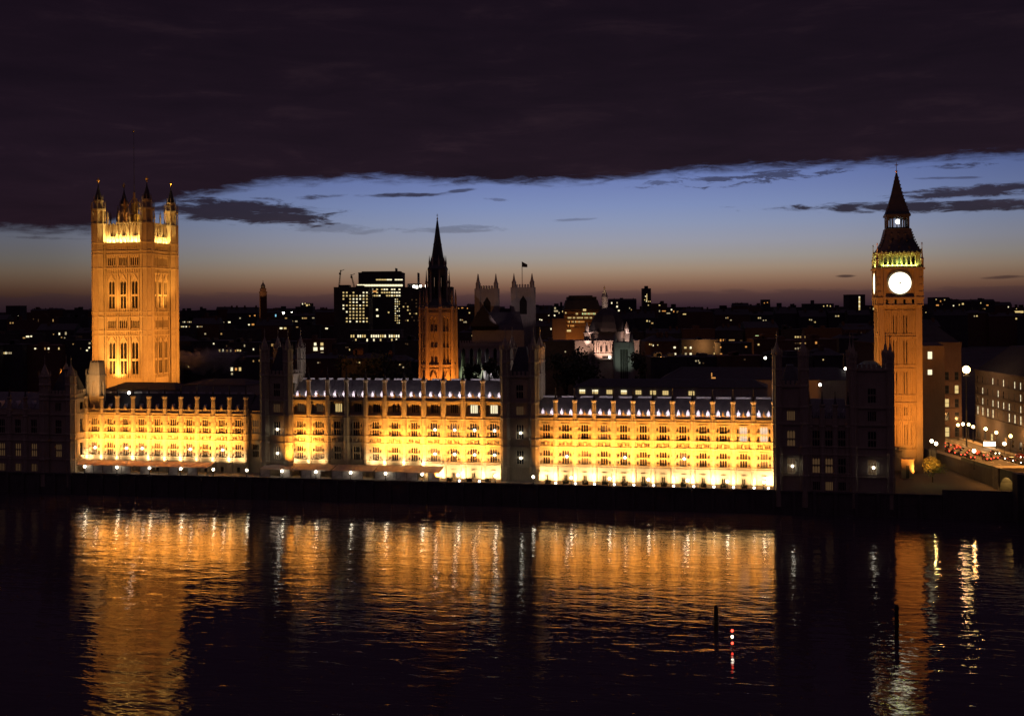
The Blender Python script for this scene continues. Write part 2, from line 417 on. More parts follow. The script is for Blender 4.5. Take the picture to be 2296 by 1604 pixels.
# ------------------------------------------------------------------ window assets of the palace
def lancets_frame(w, h, n, tiers, mull=.12, head=True):
    """stone mullions, transom and pointed heads filling an opening w x h (origin at the middle of its foot, outward = -y)"""
    b = MB(); b.T = FRONT(0, 0)
    lw = (w - mull * (n + 1)) / n
    for k in range(n + 1):
        a = -w / 2 + k * (lw + mull); b.box(a, a + mull, -.5, -.22, 0, h)
    for tz in tiers: b.box(-w / 2, w / 2, -.5, -.02, tz - .14, tz + .14)
    if head:
        for top in [*[tz - .14 for tz in tiers], h]:
            for k in range(n):
                a = -w / 2 + mull + k * (lw + mull); hh = lw * .8
                for e, mm in ((a, a + lw / 2), (a + lw, a + lw / 2)):
                    i = b.add([(e, -.2, top), (mm, -.2, top), (e, -.2, top - hh)]); b.f.append((i, i + 1, i + 2))
    return b
def pane_mb(w, h, y=.52):
    b = MB(); b.quad((-w / 2, y, 0), (w / 2, y, 0), (w / 2, y, h), (-w / 2, y, h)); return b
W_UP, W_LOW, W_GND, W_X = (2.35, 4.45), (2.3, 4.2), (1.15, 1.75), (2.5, 2.7)
ME_UP = lancets_frame(*W_UP, 3, [2.05]).mesh('window', STONE); ME_LOW = lancets_frame(*W_LOW, 3, [2.2]).mesh('window', STONE)
ME_GND = lancets_frame(*W_GND, 2, [], .14).mesh('window', STONE); ME_X = lancets_frame(*W_X, 4, [], .16).mesh('window', STONE)
PANE = {}
def pane_me(w, h, m):
    k = (w, h, m.name)
    if k not in PANE: PANE[k] = pane_mb(w, h).mesh('pane', m)
    return PANE[k]
b = MB(); b.ball((0, 0, 0), .36, 8, 6); ME_LAMP = b.mesh('lamp', BULB)
def window(parent, me, wh, loc, rz=0.0, pm=None, lamp=None):
    w = obj('window', me, parent, loc, rz)
    obj('pane', pane_me(wh[0], wh[1], pm or GLASS), w)
    if lamp: obj('lamp', ME_LAMP, w, lamp)
    return w
def pinnacle_mb(h=5.7, r=.72):
    b = MB()
    b.lathe(0, 0, 8, [(r, 0), (r, 1.4), (r * 1.12, 1.5), (r * 1.12, 1.75), (r * .92, 1.85), (r * .9, h - .8), (r * 1.25, h - .35), (r * 1.25, h), (r * .8, h + .05)], R(22.5))
    for z in (2.4, 3.3, 4.2):
        if z < h - 1: b.lathe(0, 0, 8, [(r * .98, z), (r * .98, z + .14)], R(22.5))
    return b
def spirelet_mb(h, r=.72, tip=3.4):
    b = MB(); b.lathe(0, 0, 8, [(r * .78, h + .04), (r * .4, h + .9), (.10, h + tip - .5), (.07, h + tip)], R(22.5)); b.ball((0, 0, h + tip), .2, 6, 4)
    return b
ME_PIN, ME_PINTALL = pinnacle_mb().mesh('pinnacle', STONE), pinnacle_mb(6.6, .74).mesh('pinnacle', STONE)
ME_SPL, ME_SPLTALL = spirelet_mb(5.7).mesh('spirelet', IRON), spirelet_mb(6.6, .74, 3.6).mesh('spirelet', IRON)
def pinnacle(root, loc, tall=False):
    p = obj('pinnacle', ME_PINTALL if tall else ME_PIN, root, loc); obj('spirelet', ME_SPLTALL if tall else ME_SPL, p)
def dormer_mb():
    b = MB()
    for e in (-.5, .18): b.box(e, e + .32, -.25, .9, 0, .75)
    b.box(-.55, .55, -.2, 1.1, .75, 1.7)
    i = b.add([(-.68, -.3, 1.7), (.68, -.3, 1.7), (0, -.3, 3.0), (-.68, 1.7, 1.7), (.68, 1.7, 1.7), (0, 2.2, 3.0)])
    for q in ((0, 1, 2), (3, 5, 4), (0, 2, 5, 3), (1, 4, 5, 2), (0, 3, 4, 1)): b.f.append(tuple(i + k for k in q))
    return b
_d = dormer_mb(); _d.v = [(x * .78, y, z * .86) for x, y, z in _d.v]; ME_DORM = _d.mesh('dormer', PALE)
FLOOD = (1.0, .365, .05)
ZC = 25.3
def bay_ops(c, bw, extra):
    ops = [(c - W_UP[0] / 2, c + W_UP[0] / 2, 19.2, 19.2 + W_UP[1], False), (c - W_LOW[0] / 2, c + W_LOW[0] / 2, 11.6, 11.6 + W_LOW[1], False),
           (c - W_GND[0] / 2, c + W_GND[0] / 2, ZT + .1, ZT + .1 + W_GND[1], False)]
    for e in (-1, 1):
        m = c + e * 1.62
        for za, zb in ((19.4, 20.9), (21.7, 23.1), (11.9, 13.0), (13.9, 15.2)): ops.append((m - .3, m + .3, za, zb, True))
    for e in (-1.62, -1.06, -.5, .5, 1.06, 1.62): ops.append((c + e - .2, c + e + .2, 17.25, 18.45, True))
    if extra: ops.append((c - W_X[0] / 2, c + W_X[0] / 2, 26.5, 26.5 + W_X[1], False))
    return ops
def buttress(b, s, z0, z1, r=.86):
    b.lathe(s, -.05, 8, [(r, z0), (r, z1)], R(22.5))
    for z in (10.6, 11.2, 16.6, 18.9, 24.5): 
        if z0 < z < z1: b.lathe(s, -.05, 8, [(r * 1.0, z), (r * 1.16, z + .1), (r * 1.16, z + .38), (r, z + .5)], R(22.5))
    for z in (13.4, 14.6, 21.2, 22.6):
        if z0 < z < z1: b.lathe(s, -.05, 8, [(r * 1.0, z), (r * 1.07, z + .06), (r * 1.07, z + .16), (r, z + .2)], R(22.5))
wrnd = random.Random(3)
def wing(name, label, s0, s1, n, extra=False, ground=True, lits=None, lamps={}, roof_d=7.0, ridge=None, roof_m=LEAD, d0=10.0, deep=22.0):
    """a range of n bays: wall, windows, parapet, pinnacles, roof with dormers"""
    L = s1 - s0; bw = L / n; lits = {} if lits is None else lits
    top = 30.2 if extra else ZC
    root = thing(name, label, 'palace wing', PF(s0, d0), PANG)
    w = MB(); w.T = FRONT()
    ops = []
    for k in range(n): ops += bay_ops((k + .5) * bw, bw, extra)
    lo = [o for o in ops if o[3] < 26]; w.facade(0, L, 2.0, 26.0 if extra else top, lo, .55)
    if extra:
        w.T = FRONT(0, 1.1); w.facade(0, L, 26.0, top, [o for o in ops if o[2] > 26], .55); w.T = FRONT(); w.quad((0, 0, 26), (L, 0, 26), (L, -1.1, 26), (0, -1.1, 26))
    for (za, zb, o) in ((10.55, 10.85, .22), (11.15, 11.45, .3), (16.55, 16.95, .25), (18.85, 19.12, .28), (24.45, 24.7, .2), (ZC - .12, ZC + .28, .42)):
        w.box(0, L, 0, o, za, zb)
    if extra: w.box(0, L, 0, .4, 29.9, 30.3)
    zp = top + .28
    for k in range(n):                          # carved shields, hood moulds, parapet
        c = (k + .5) * bw
        w.lathe(c, -.12, 6, [(.2, 17.1), (.4, 17.6), (.42, 18.2), (.2, 18.6)], 0)
        for e in (-1.25, 1.25): w.box(c + e - .1, c + e + .1, 0, .22, 16.95, 18.85)
        w.box(c - .8, c + .8, 0, .28, 9.0, 9.22)
        for za in (23.75, 15.9):
            w.box(c - 1.25, c + 1.25, 0, .18, za, za + .18)
            for e in (-1.22, 1.22): w.box(c + e - .1, c + e + .1, 0, .16, za - 4.3, za)
        m = 7
        for j in range(m):
            a = c - bw / 2 + .9 + (bw - 1.8) * j / m
            w.box(a, a + (bw - 1.8) / m * .55, -.35, .1, zp + .75, zp + 1.2)
        w.box(c - .3, c + .3, -.3, .12, zp + .75, zp + 1.7)
        w.lathe(c, .1, 4, [(.34, zp + 1.7), (.06, zp + 2.6)], R(45))
    w.box(0, L, -.35, .05, zp, zp + .75)
    for k in range(n + 1): buttress(w, k * bw, 2.0, top + .1)
    w.T = None
    w.quad((0, 0, 2), (0, deep, 2), (0, deep, top), (0, 0, top)); w.quad((L, 0, 2), (L, deep, 2), (L, deep, top), (L, 0, top)); w.quad((0, deep, 2), (L, deep, 2), (L, deep, top), (0, deep, top))
    w.quad((0, .35, zp), (L, .35, zp), (L, 2, zp + .02), (0, 2, zp + .02))
    w.build('wall', STONE, root)
    rz = ridge or (top + 6.2)
    r = MB(); e = zp + .15
    r.quad((0, 1.5, e), (L, 1.5, e), (L, roof_d, rz), (0, roof_d, rz)); r.quad((0, roof_d, rz), (L, roof_d, rz), (L, deep - 1, e), (0, deep - 1, e))
    for s in (0, L): r.tri((s, 1.5, e), (s, roof_d, rz), (s, deep - 1, e))
    for k in range(1, n * 2):
        s = k * bw / 2; r.bar((s, 1.5, e + .03), (s, roof_d, rz + .03), .07, 4)
    r.build('roof', roof_m, root)
    c = MB()
    for k in range(n):
        c.box(k * bw + .75, (k + 1) * bw - .75, roof_d - .1, roof_d + .1, rz, rz + .55)
    c.build('ridge_cresting', PALE, root)
    for k in range(n + 1): pinnacle(root, (k * bw, -.05, top), extra)
    for k in range(n):
        for e2 in (-.24, .24): obj('dormer', ME_DORM, root, ((k + .5 + e2) * bw, 2.15, zp + .1))
    for k in range(n):
        c = (k + .5) * bw
        la = lambda row: ((.45, -.25, 2.2) if row == 'u' else (.4, -.25, 2.3)) if k in lamps.get(row, ()) else None
        for row in 'ul':
            if (row, k) not in lits and wrnd.random() < .16: lits[(row, k)] = DLIT
        window(root, ME_UP, W_UP, (c, 0, 19.2), pm=lits.get(('u', k)), lamp=la('u'))
        window(root, ME_LOW, W_LOW, (c, 0, 11.6), pm=lits.get(('l', k)), lamp=la('l'))
        if ground: window(root, ME_GND, W_GND, (c, 0, ZT + .1), pm=lits.get(('g', k)))
        if extra: window(root, ME_X, W_X, (c, 1.1, 26.5), pm=lits.get(('x', k)))
    return root

SR0, SR1 = SX(1203, 10), SX(1735, 10)
wing('palace_wing', 'long floodlit gold wing with lilac lit roof, between the middle tower and the dark pavilion', SR0, SR1, 12,
     lits={('u', 10): PLIT, ('u', 11): PLIT, ('g', 3): DLIT, ('g', 8): DLIT}, lamps={'l': (1, 4, 7)}, ridge=31.2)
SC0, SC1 = SX(651, 10), SX(1128, 10)
wing('palace_wing', 'taller floodlit central block of the palace with a top storey of dim windows', SC0, SC1, 11, extra=True,
     lits={('x', 0): DLIT, ('x', 1): DLIT, ('x', 2): YLIT, ('x', 9): WLIT, ('x', 10): WLIT}, lamps={'u': (7, 8, 9, 10), 'l': (7, 8, 9, 10)}, ridge=36.3)
SL0, SL1 = SX(194, 10), SX(552, 10)
wing('palace_wing', 'floodlit gold wing with dark unlit roof, in front of the square tower', SL0, SL1, 10, ground=False,
     lamps={'l': (0, 2, 3, 6, 8)}, ridge=31.4, roof_m=SLATE)  # darker roof material stands in for this roof getting no light

# ------------------------------------------------------------------ the river front towers and pavilions
def oct_turret_mb(r, z0, z1, cap, bands=(), spike=3.0):
    b = MB()
    b.lathe(0, 0, 8, [(r, z0), (r, z1)], R(22.5))
    for z in bands: b.lathe(0, 0, 8, [(r, z), (r * 1.15, z + .12), (r * 1.15, z + .6), (r, z + .75)], R(22.5))
    for k in range(8):
        a = R(22.5 + 45 * k); b.bar((r * math.cos(a), r * math.sin(a), z0), (r * math.cos(a), r * math.sin(a), z1 + .7), .16, 5)
    b.lathe(0, 0, 8, [(r * 1.15, z1), (r * 1.15, z1 + .5), (r * .85, z1 + .6), (r * .75, z1 + cap * .35), (r * .42, z1 + cap * .7), (.14, z1 + cap), (.05, z1 + cap + spike)], R(22.5))
    for k in range(8):
        a = R(45 * k); b.lathe(r * 1.08 * math.cos(a), r * 1.08 * math.sin(a), 4, [(.18, z1 + .3), (.16, z1 + 1.3), (.03, z1 + 2.2)])
    b.ball((0, 0, z1 + cap + spike * .6), .22, 6, 4)
    return b
def river_tower(label, s0, s1, d0, deep, ztop, zturret, lits, roofz, tr=1.9, front_lamps=(), name='palace_tower'):
    L = s1 - s0
    root = thing(name, label, 'tower', PF(s0, d0), PANG)
    w = MB()
    rows = [(11.6, 4.2), (19.2, 4.4), (26.5, 2.7), (31.6, 4.0)]
    ncol = max(1, int(L // 6.5))
    cs = [(k + .5) * L / ncol for k in range(ncol)]
    for T, length in ((FRONT(), L), (NORTH(L, 0), deep), (SOUTH(0, 0), deep)):
        w.T = T
        ops = []
        for c in ([length / 2] if length == deep else cs):
            for z, h in rows:
                if z + h < ztop - 1: ops.append((c - 1.1, c + 1.1, z, z + h, False))
        w.facade(0, length, 2, ztop, ops, .55)
        for (za, zb, o) in ((10.55, 10.85, .2), (16.55, 16.95, .25), (18.85, 19.12, .25), (ZC - .12, ZC + .3, .35), (30.0, 30.4, .35), (ztop - .6, ztop, .4)): 
            if zb < ztop + .1: w.box(0, length, 0, o, za, zb)
        k = 0
        while k * 1.3 + .7 < length: w.box(k * 1.3, k * 1.3 + .75, -.3, .15, ztop, ztop + 1.2); k += 1
    w.T = None; w.quad((0, deep, 2), (L, deep, 2), (L, deep, ztop), (0, deep, ztop)); w.quad((0, 0, ztop - .02), (L, 0, ztop - .02), (L, deep, ztop - .02), (0, deep, ztop - .02))
    w.build('wall', STONE, root)
    me = oct_turret_mb(tr, 2, zturret, 4.2, (10.5, 16.6, 18.8, ZC - .1, 30, ztop - .6, (ztop + zturret) / 2)).mesh('turret', STONE)
    for (x, y) in ((0, 0), (L, 0), (0, deep), (L, deep)): obj('turret', me, root, (x, y, 0))
    r = MB(); r.frustum(1.2, L - 1.2, 1.2, deep - 1.2, ztop + .1, roofz, (L - 2.4) * .3, (deep - 2.4) * .38)
    r.build('roof', IRON, root)
    for i, c in enumerate(cs):
        for j, (z, h) in enumerate(rows):
            if z + h < ztop - 1: window(root, ME_UP if h > 4.3 else ME_LOW if h > 3.5 else ME_X, (2.15, h), (c, 0, z), pm=lits.get((i, j)), lamp=(.3, -.3, 1.9) if (i, j) in front_lamps else None)
    return root
river_tower('dark square palace tower with turrets, between the central block and lilac roofed wing', SX(1133, 7), SX(1197, 7), 7.2, 10.5, 38.5, 46, {(0, 2): DLIT}, 47, 1.45, front_lamps={(0, 0), (0, 1)})
river_tower('unlit palace tower with corner turrets between the dark roofed wing and the central block', SX(594, 7), SX(646, 7), 7.2, 10.5, 38.5, 46, {(0, 2): DLIT, (0, 0): DLIT}, 47, 1.45, front_lamps={(0, 0), (0, 1)})
# the narrow recess between wing and tower
def infill(label, s0, s1, d0):
    root = thing('palace_bay', label, 'palace bay', PF(s0, d0), PANG); L = s1 - s0
    w = MB(); w.T = FRONT(); c = L / 2
    ops = [(c - 1.08, c + 1.08, z, z + h, False) for z, h in ((11.6, 4.2), (19.2, 4.45))]
    w.facade(0, L, 2, 26.5, ops, .55)
    for za, zb, o in ((10.55, 10.85, .2), (16.55, 16.95, .25), (18.85, 19.12, .25), (ZC - .12, ZC + .3, .35)): w.box(0, L, 0, o, za, zb)
    w.build('wall', STONE, root)
    r = MB(); r.frustum(0, L, .6, 16, 26.5, 31, 0, 6); r.build('roof', SLATE, root)
    window(root, ME_LOW, W_LOW, (c, 0, 11.6)); window(root, ME_UP, W_UP, (c, 0, 19.2), pm=DLIT)
infill('narrow unlit bay recessed between the dark roofed wing and the unlit tower', SX(556, 11), SX(589, 11), 11.0)
infill('narrow dim bay recessed between the south pavilion and the dark roofed wing', SX(168, 11), SX(191, 11), 11.0)

# south pavilion, two towers and a lower middle
sp1 = SX(162, 2.5)
river_tower('dim brown tower of the south pavilion, its side catching gold light, beside the terrace', sp1 - 9.5, sp1, 2.0, 12, 32.0, 37.5, {(0, 0): DLIT}, 40, 1.7)
def pavilion_mid(label, s0, s1, n, dorm, lit):
    root = thing('palace_pavilion', label, 'palace wing', PF(s0, 2.2), PANG); L = s1 - s0; bw = L / n
    w = MB(); w.T = FRONT(); ops = []
    for k in range(n):
        c = (k + .5) * bw
        ops += [(c - 1.08, c + 1.08, z, z + h, False) for z, h in ((6.7, 2.4), (11.6, 4.2), (19.2, 4.45))]
    w.facade(0, L, 0, 27, ops, .55)
    for za, zb, o in ((10.55, 10.85, .2), (16.55, 16.95, .25), (18.85, 19.12, .25), (ZC - .12, ZC + .3, .35)): w.box(0, L, 0, o, za, zb)
    for k in range(n + 1): buttress(w, k * bw, 0, 27)
    w.T = None; w.quad((0, 14, 0), (L, 14, 0), (L, 14, 27), (0, 14, 27))
    w.build('wall', STONE, root)
    r = MB(); r.frustum(0, L, 1, 14, 27, 32, .5, 5.5); r.build('roof', LEAD, root)
    for k in range(n + 1): pinnacle(root, (k * bw, -.05, 25.3))
    for k in range(n):
        c = (k + .5) * bw
        if dorm:
            for e in (-.24, .24): obj('dormer', ME_DORM, root, (c + e * bw, 1.4, 27.1))
        for (j, me, wh, z) in ((0, ME_GND, (2.15, 2.4), 6.7), (1, ME_LOW, W_LOW, 11.6), (2, ME_UP, W_UP, 19.2)):
            if j == 0: continue
            window(root, me, wh, (c, 0, z), pm=lit.get((k, j)), lamp=(-.1, -.4, .3) if lit.get((k, j)) is BULB else None)
        g = obj('window', ME_X, root, (c, 0, 6.6)); obj('pane', pane_me(2.15, 2.4, lit.get((k, 0)) or GLASS), g)
    return root
pavilion_mid('dark middle range of the south pavilion with five pale dormers and dim tall windows', sp1 - 9.5 - 31, sp1 - 10.9, 5, True,
             {(0, 1): DLIT, (1, 1): DLIT, (2, 1): DLIT, (3, 1): DLIT, (4, 1): DLIT, (2, 0): DLIT, (3, 0): DLIT, (4, 0): DLIT})
river_tower('farthest dark pavilion tower, cut off by the picture edge', sp1 - 9.5 - 43, sp1 - 9.5 - 32.5, 2.0, 12, 35.0, 42, {}, 44, 1.8)
# north pavilion
n0, n1, n2, n3 = SX(1743, 1.5), SX(1803, 1.5), SX(1913, 1.5), SX(1996, 1.5)
river_tower('dark north pavilion tower beside the end of the gold wing, one turret edged with light', n0, n1, 1.3, 12, 36.5, 44.5, {(0, 0): DLIT, (0, 1): DLIT, (0, 2): DLIT}, 42, 1.25, front_lamps={(0, 0)})
pavilion_mid('dark middle range of the north pavilion with six faint dormers and three lamps', n1 + 1.4, n2 - 1.4, 3, True, {(0, 1): DLIT, (1, 1): DLIT, (1, 0): DLIT})
river_tower('dark end tower of the north pavilion standing in front of the clock tower', n2, n3, 1.3, 12, 41.2, 44.0, {(0, 0): DLIT}, 43, .95, front_lamps={(0, 0)})

# ------------------------------------------------------------------ floodlights of the river front
def strip(sa, sb, power_m, d=2.6, z=ZT + .6, tz=18.5, spread=100):
    L = sb - sa; area(PF((sa + sb) / 2, d, z), PF((sa + sb) / 2, 10, tz), L, .35, power_m * L, FLOOD, spread)
ME_FL = MB(); ME_FL.box(-.45, .45, -.3, .1, .15, .75); ME_FL.box(-.06, .06, -.06, .06, 0, .2)
ME_FL = ME_FL.mesh('floodlight', IRON)
bR, bC, bL = (SR1 - SR0) / 12, (SC1 - SC0) / 11, (SL1 - SL0) / 10
FP, UP = 305, 900
UPC = (1.0, .64, .30)
SM = SX(992, 10)
for sa, sb, k, z in ((SR0 + 3.0, SR1 - .4, 1.0, ZT + 1.2), (SM, SC1 - 3.0, 1.1, ZT + 1.2), (SC0 + 4 * bC + 3.7, SM, 1.12, ZT + 3.6), (SC0 + 1.5, SC0 + 2 * bC - 3.2, 1.3, ZT + 3.6), (SL0 + 2, SL1 - 2.5, 1.05, ZT + 3.6)):
    strip(sa, sb, FP * k, 1.6, z, 18.3, 64)
random.seed(8)
def uplights(s0, bw, ks, d, z, pw):
    for k in ks:
        s = s0 + k * bw
        area(PF(s, d, z), PF(s, 10.1, z + 3.6), .9, .3, pw * random.uniform(.6, 1.35), UPC, 160)
uplights(SR0, bR, [k + random.uniform(-.06, .06) for k in range(1, 12)] + [.3, 11.72], 7.7, ZT + .35, UP)
uplights(SC0, bC, [k for k in range(8, 11)] + [7.6, 10.7], 7.7, ZT + .35, UP)
uplights(SC0, bC, [4.4, 5, 6, 7], 8.0, 10.4, UP * .42); uplights(SC0, bC, [.3, 1, 1.7], 8.0, 10.4, UP * .42)
uplights(SL0, bL, [.2] + [k for k in range(1, 10)] + [9.75], 8.0, 10.3, UP * .40)
# lamps in the gutters that light the roofs
for (s0, s1, z) in ((SR0 + .6, SR1 - .5, ZC + .7), (SC0 + .8, SC1 - .8, 30.9)):
    d = 10 + .75
    area(PF((s0 + s1) / 2, d, z + .05), PF((s0 + s1) / 2, d + 1.2, z + 2.4), s1 - s0, .15, 27 * (s1 - s0), (1.0, .84, .92), 150)

# ------------------------------------------------------------------ the great square tower
ORANGE = (1.0, .34, .045)
def great_tower():
    W, Dp = 19.9, 18.0
    o = at(222.5, 700, 434.0); o.z = 0
    root = thing('square_tower', 'huge square floodlit orange tower with four crowned corner turrets and flagstaff', 'tower', o, PANG)
    wl = MB(); TOPZ = 84.4
    def ops_for(c0, pitch):
        ops = []
        for e in (-1, 0, 1):
            c = c0 + e * pitch
            ops += [(c - 1.15, c - .12, 60, 64.4, False), (c + .12, c + 1.15, 60, 64.4, False), (c - 1.15, c - .12, 65.2, 70.4, True), (c + .12, c + 1.15, 65.2, 70.4, True)]
            ops += [(c - 1.25, c - .12, 35.5, 40.4, False), (c + .12, c + 1.25, 35.5, 40.4, False), (c - 1.25, c - .12, 41.2, 47.6, True), (c + .12, c + 1.25, 41.2, 47.6, True)]
            for q in (-1.5, -.5, .5, 1.5):
                ops += [(c + q * .86 - .28, c + q * .86 + .28, 76.0, 79.1, True), (c + q * .86 - .28, c + q * .86 + .28, 52.6, 55.6, True)]
        return ops
    spec = [(FRONT(), W, W / 2, 4.7), (NORTH(W, 0), Dp, Dp / 2, 4.1)]
    for T, L, c0, pitch in spec:
        wl.T = T
        wl.facade(0, L, 10, TOPZ, ops_for(c0, pitch), .6)
        for (za, zb, ot) in ((49.6, 50.0, .3), (51.4, 51.9, .35), (56.6, 57.0, .3), (58.3, 58.8, .35), (72.8, 73.2, .2), (74.6, 75.1, .35), (79.8, 80.2, .3), (81.0, 81.5, .35), (83.6, 84.4, .6)):
            wl.box(0, L, 0, ot, za, zb)
        k = 0
        while k * .9 < L:                       # tracery panels in the bands
            for za, zb in ((50.0, 51.4), (57.0, 58.3), (80.2, 81.0), (82.0, 83.4)): wl.box(k * .9, k * .9 + .3, 0, .18, za, zb)
            k += 1
        for e in (-1, 0, 1):                    # pointed hoods with crocketed gables, niches
            c = c0 + e * pitch
            for zt in (70.6, 47.8):
                for sg in (-1, 1):
                    i = wl.add([(c, .05, zt + 2.4), (c, .28, zt + 2.4), (c + sg * 1.6, .28, zt - .4), (c + sg * 1.6, .05, zt - .4), (c, .05, zt + 1.9), (c, .28, zt + 1.9)])
                    wl.f += [(i, i + 1, i + 2, i + 3), (i + 1, i + 2, i + 5), (i + 3, i + 2, i + 5, i + 4)]
            for sg in (-1.75, 1.75):
                for za, zb in ((59, 72), (35, 49)): wl.box(c + sg - .16, c + sg + .16, 0, .3, za, zb)
        for s in (2.7, L - 2.7): wl.box(s - .25, s + .25, 0, .45, 10, 83.5)
        k = 0
        while 3.2 + k * .95 < L - 3.0:          # panel ribs between the windows
            s = 3.2 + k * .95; k += 1
            if min(abs(s - c0 - e * pitch) for e in (-1, 0, 1)) > 1.5: wl.box(s - .1, s + .1, 0, .34, 34, 83)
            else:
                for za, zb in ((34, 35.2), (58.9, 59.8), (73.2, 75.6), (79.3, 80)): wl.box(s - .1, s + .1, 0, .28, za, zb)
    wl.T = None
    wl.quad((0, Dp, 10), (W, Dp, 10), (W, Dp, TOPZ), (0, Dp, TOPZ)); wl.quad((0, 0, 10), (0, Dp, 10), (0, Dp, TOPZ), (0, 0, TOPZ)); wl.quad((0, 0, TOPZ - .3), (W, 0, TOPZ - .3), (W, Dp, TOPZ - .3), (0, Dp, TOPZ - .3))
    wl.build('wall', TSTONE, root)
    for T, L, c0, pitch, rz in ((FRONT(), W, W / 2, 4.7, 0), (None, Dp, Dp / 2, 4.1, R(90))):
        for e in (-1, 0, 1):
            for z, h in ((60, 10.4), (35.5, 12.1)):
                c = c0 + e * pitch
                loc = (c, 0, z) if rz == 0 else (W, c, z)
                g = MB(); g.T = FRONT(); g.box(-.12, .12, -.4, .02, 0, h)
                g.box(-1.2, 1.2, -.4, .1, 4.4 if z == 60 else 4.9, 5.2 if z == 60 else 5.7)
                w = g.build('window', TSTONE, root, loc, rz)
                obj('pane', pane_me(2.5, h, GLASS), w)
    # openwork parapet set back a little, with gablets
    pz = TOPZ
    for T, L, nm in ((FRONT(0, 1.0), W, 'f'), (NORTH(W - 1.0, 0), Dp, 'n'), (BACK(0, Dp - 1), W, 'b'), (SOUTH(1.0, 0), Dp, 's')):
        p = MB(); p.T = T
        a, b_ = 2.4, L - 2.4
        p.facade(a, b_, pz, pz + 6.6, [], .3)
        n = 12
        for k in range(n):
            s = a + (b_ - a) * (k + .5) / n; p.box(s - .26, s + .26, -.2, .15, pz + 6.6, pz + 7.4)
            p.box(s - .08, s + .08, 0, .2, pz + 1, pz + 6.5)
        p.box(a + (b_ - a) * .27, b_, -.25, .1, pz + 7.2, pz + 7.7)
        for e in (-1, 0, 1):
            s = L / 2 + e * 4.5
            p.box(s - 1.0, s - .7, 0, .8, pz - .2, pz + 2.0); p.box(s + .7, s + 1.0, 0, .8, pz - .2, pz + 2.0); p.box(s - 1.1, s + 1.1, 0, .9, pz + 2.0, pz + 2.5)
            for q in (-2.25, 2.25): p.box(s + q - .2, s + q + .2, 0, .35, pz, pz + 4.8)
            for q in (-2.2, ): 
                p.lathe(s + q, .1, 6, [(.3, pz + 7.2), (.25, pz + 9), (.42, pz + 9.4), (.3, pz + 10.6), (.05, pz + 12.2)])
        p.build('parapet', TSTONE, root)
    t = MB(); r = 2.45
    t.lathe(0, 0, 8, [(r, 10), (r, 84.0), (r * 1.08, 84.2), (r * 1.08, 84.8), (r, 85), (r, 91)], R(22.5))
    for z in (35, 49.6, 51.4, 56.6, 58.3, 74.6, 79.8, 81.0): t.lathe(0, 0, 8, [(r, z), (r * 1.08, z + .1), (r * 1.08, z + .5), (r, z + .6)], R(22.5))
    for k in range(8):
        a = R(22.5 + 45 * k); t.bar((r * math.cos(a), r * math.sin(a), 10), (r * math.cos(a), r * math.sin(a), 97), .22, 5)
    t.lathe(0, 0, 8, [(r * .82, 91), (r * .82, 96.4)], R(22.5))      # core of the open lantern
    t.lathe(0, 0, 8, [(r * 1.1, 91), (r * 1.1, 91.7), (r * .9, 91.8)], R(22.5)); t.lathe(0, 0, 8, [(r * 1.1, 96.4), (r * 1.12, 97.2), (r * .7, 97.3), (r * .62, 99.6), (r * .75, 99.9), (r * .75, 100.4), (r * .5, 100.5)], R(22.5))
    for k in range(8):
        a = R(22.5 + 45 * k); x, y = math.cos(a), math.sin(a)
        t.lathe(r * 1.02 * x, r * 1.02 * y, 4, [(.22, 97.2), (.2, 98.6), (.03, 100.2)]); t.lathe(r * .66 * x, r * .66 * y, 4, [(.16, 100.4), (.14, 101.2), (.02, 102.4)])
    tm = t.mesh('turret', TSTONE)
    c = MB(); c.smooth = True; c.lathe(0, 0, 8, [(1.25, 100.4), (1.2, 101.6), (.8, 103.3), (.35, 104.9), (.12, 106.3), (.08, 106.8)], R(22.5)); cm = c.mesh('turret_cap', IRON)
    f = MB(); f.ball((0, 0, 107.1), .38, 8, 6); f.lathe(0, 0, 8, [(.2, 107.3), (.62, 107.9), (.5, 108.1), (.05, 108.9)]); fm = f.mesh('finial', GOLD)
    for i, (x, y) in enumerate(((0, 0), (W, 0), (0, Dp), (W, Dp))):
        u = obj('turret', tm, root, (x, y, 0)); obj('turret_cap', cm, u); obj('finial', fm, u)
    rf = MB(); rf.frustum(2.5, W - 2.5, 2.5, Dp - 2.5, TOPZ, 93.5, 5.5, 5); rf.build('roof', IRON, root)
    # iron crown carrying the flagstaff
    cx, cy = W / 2 - .4, Dp / 2
    k_ = MB()
    k_.lathe(cx, cy, 8, [(2.6, 92), (2.4, 95), (2.5, 95.4), (1.2, 96), (.9, 99.5), (1.05, 99.8), (.5, 100.2), (.35, 104)], R(22.5))
    for k in range(4):
        a = R(45 + 90 * k); x, y = cx + 3.6 * math.cos(a), cy + 3.6 * math.sin(a)
        k_.lathe(x, y, 6, [(.45, 92), (.42, 97), (.7, 97.4), (.5, 99), (.1, 101.4)]); k_.bar((x, y, 97), (cx, cy, 102.5), .16, 5)
    k_.build('iron_crown', GOLD, root)
    b = MB(); b.lathe(cx, cy, 8, [(.13, 100), (.09, 116), (.06, 127)]); pole = b.build('flagpole', IRON, root)
    b = MB(); b.ball((cx, cy, 127.3), .42, 8, 6); b.build('finial', GOLD, pole)
    # floodlighting of the tower
    Lw = lambda x, y, z: o + ES * x + ED * y + Vector((0, 0, z))
    spot(Lw(W / 2 - 3, -46, 34), Lw(W / 2, 0, 52), 160000, ORANGE, 80, .7, 1.0)
    spot(Lw(W + 40, Dp / 2 - 5, 36), Lw(W, Dp / 2, 52), 135000, ORANGE, 82, .7, 1.0)
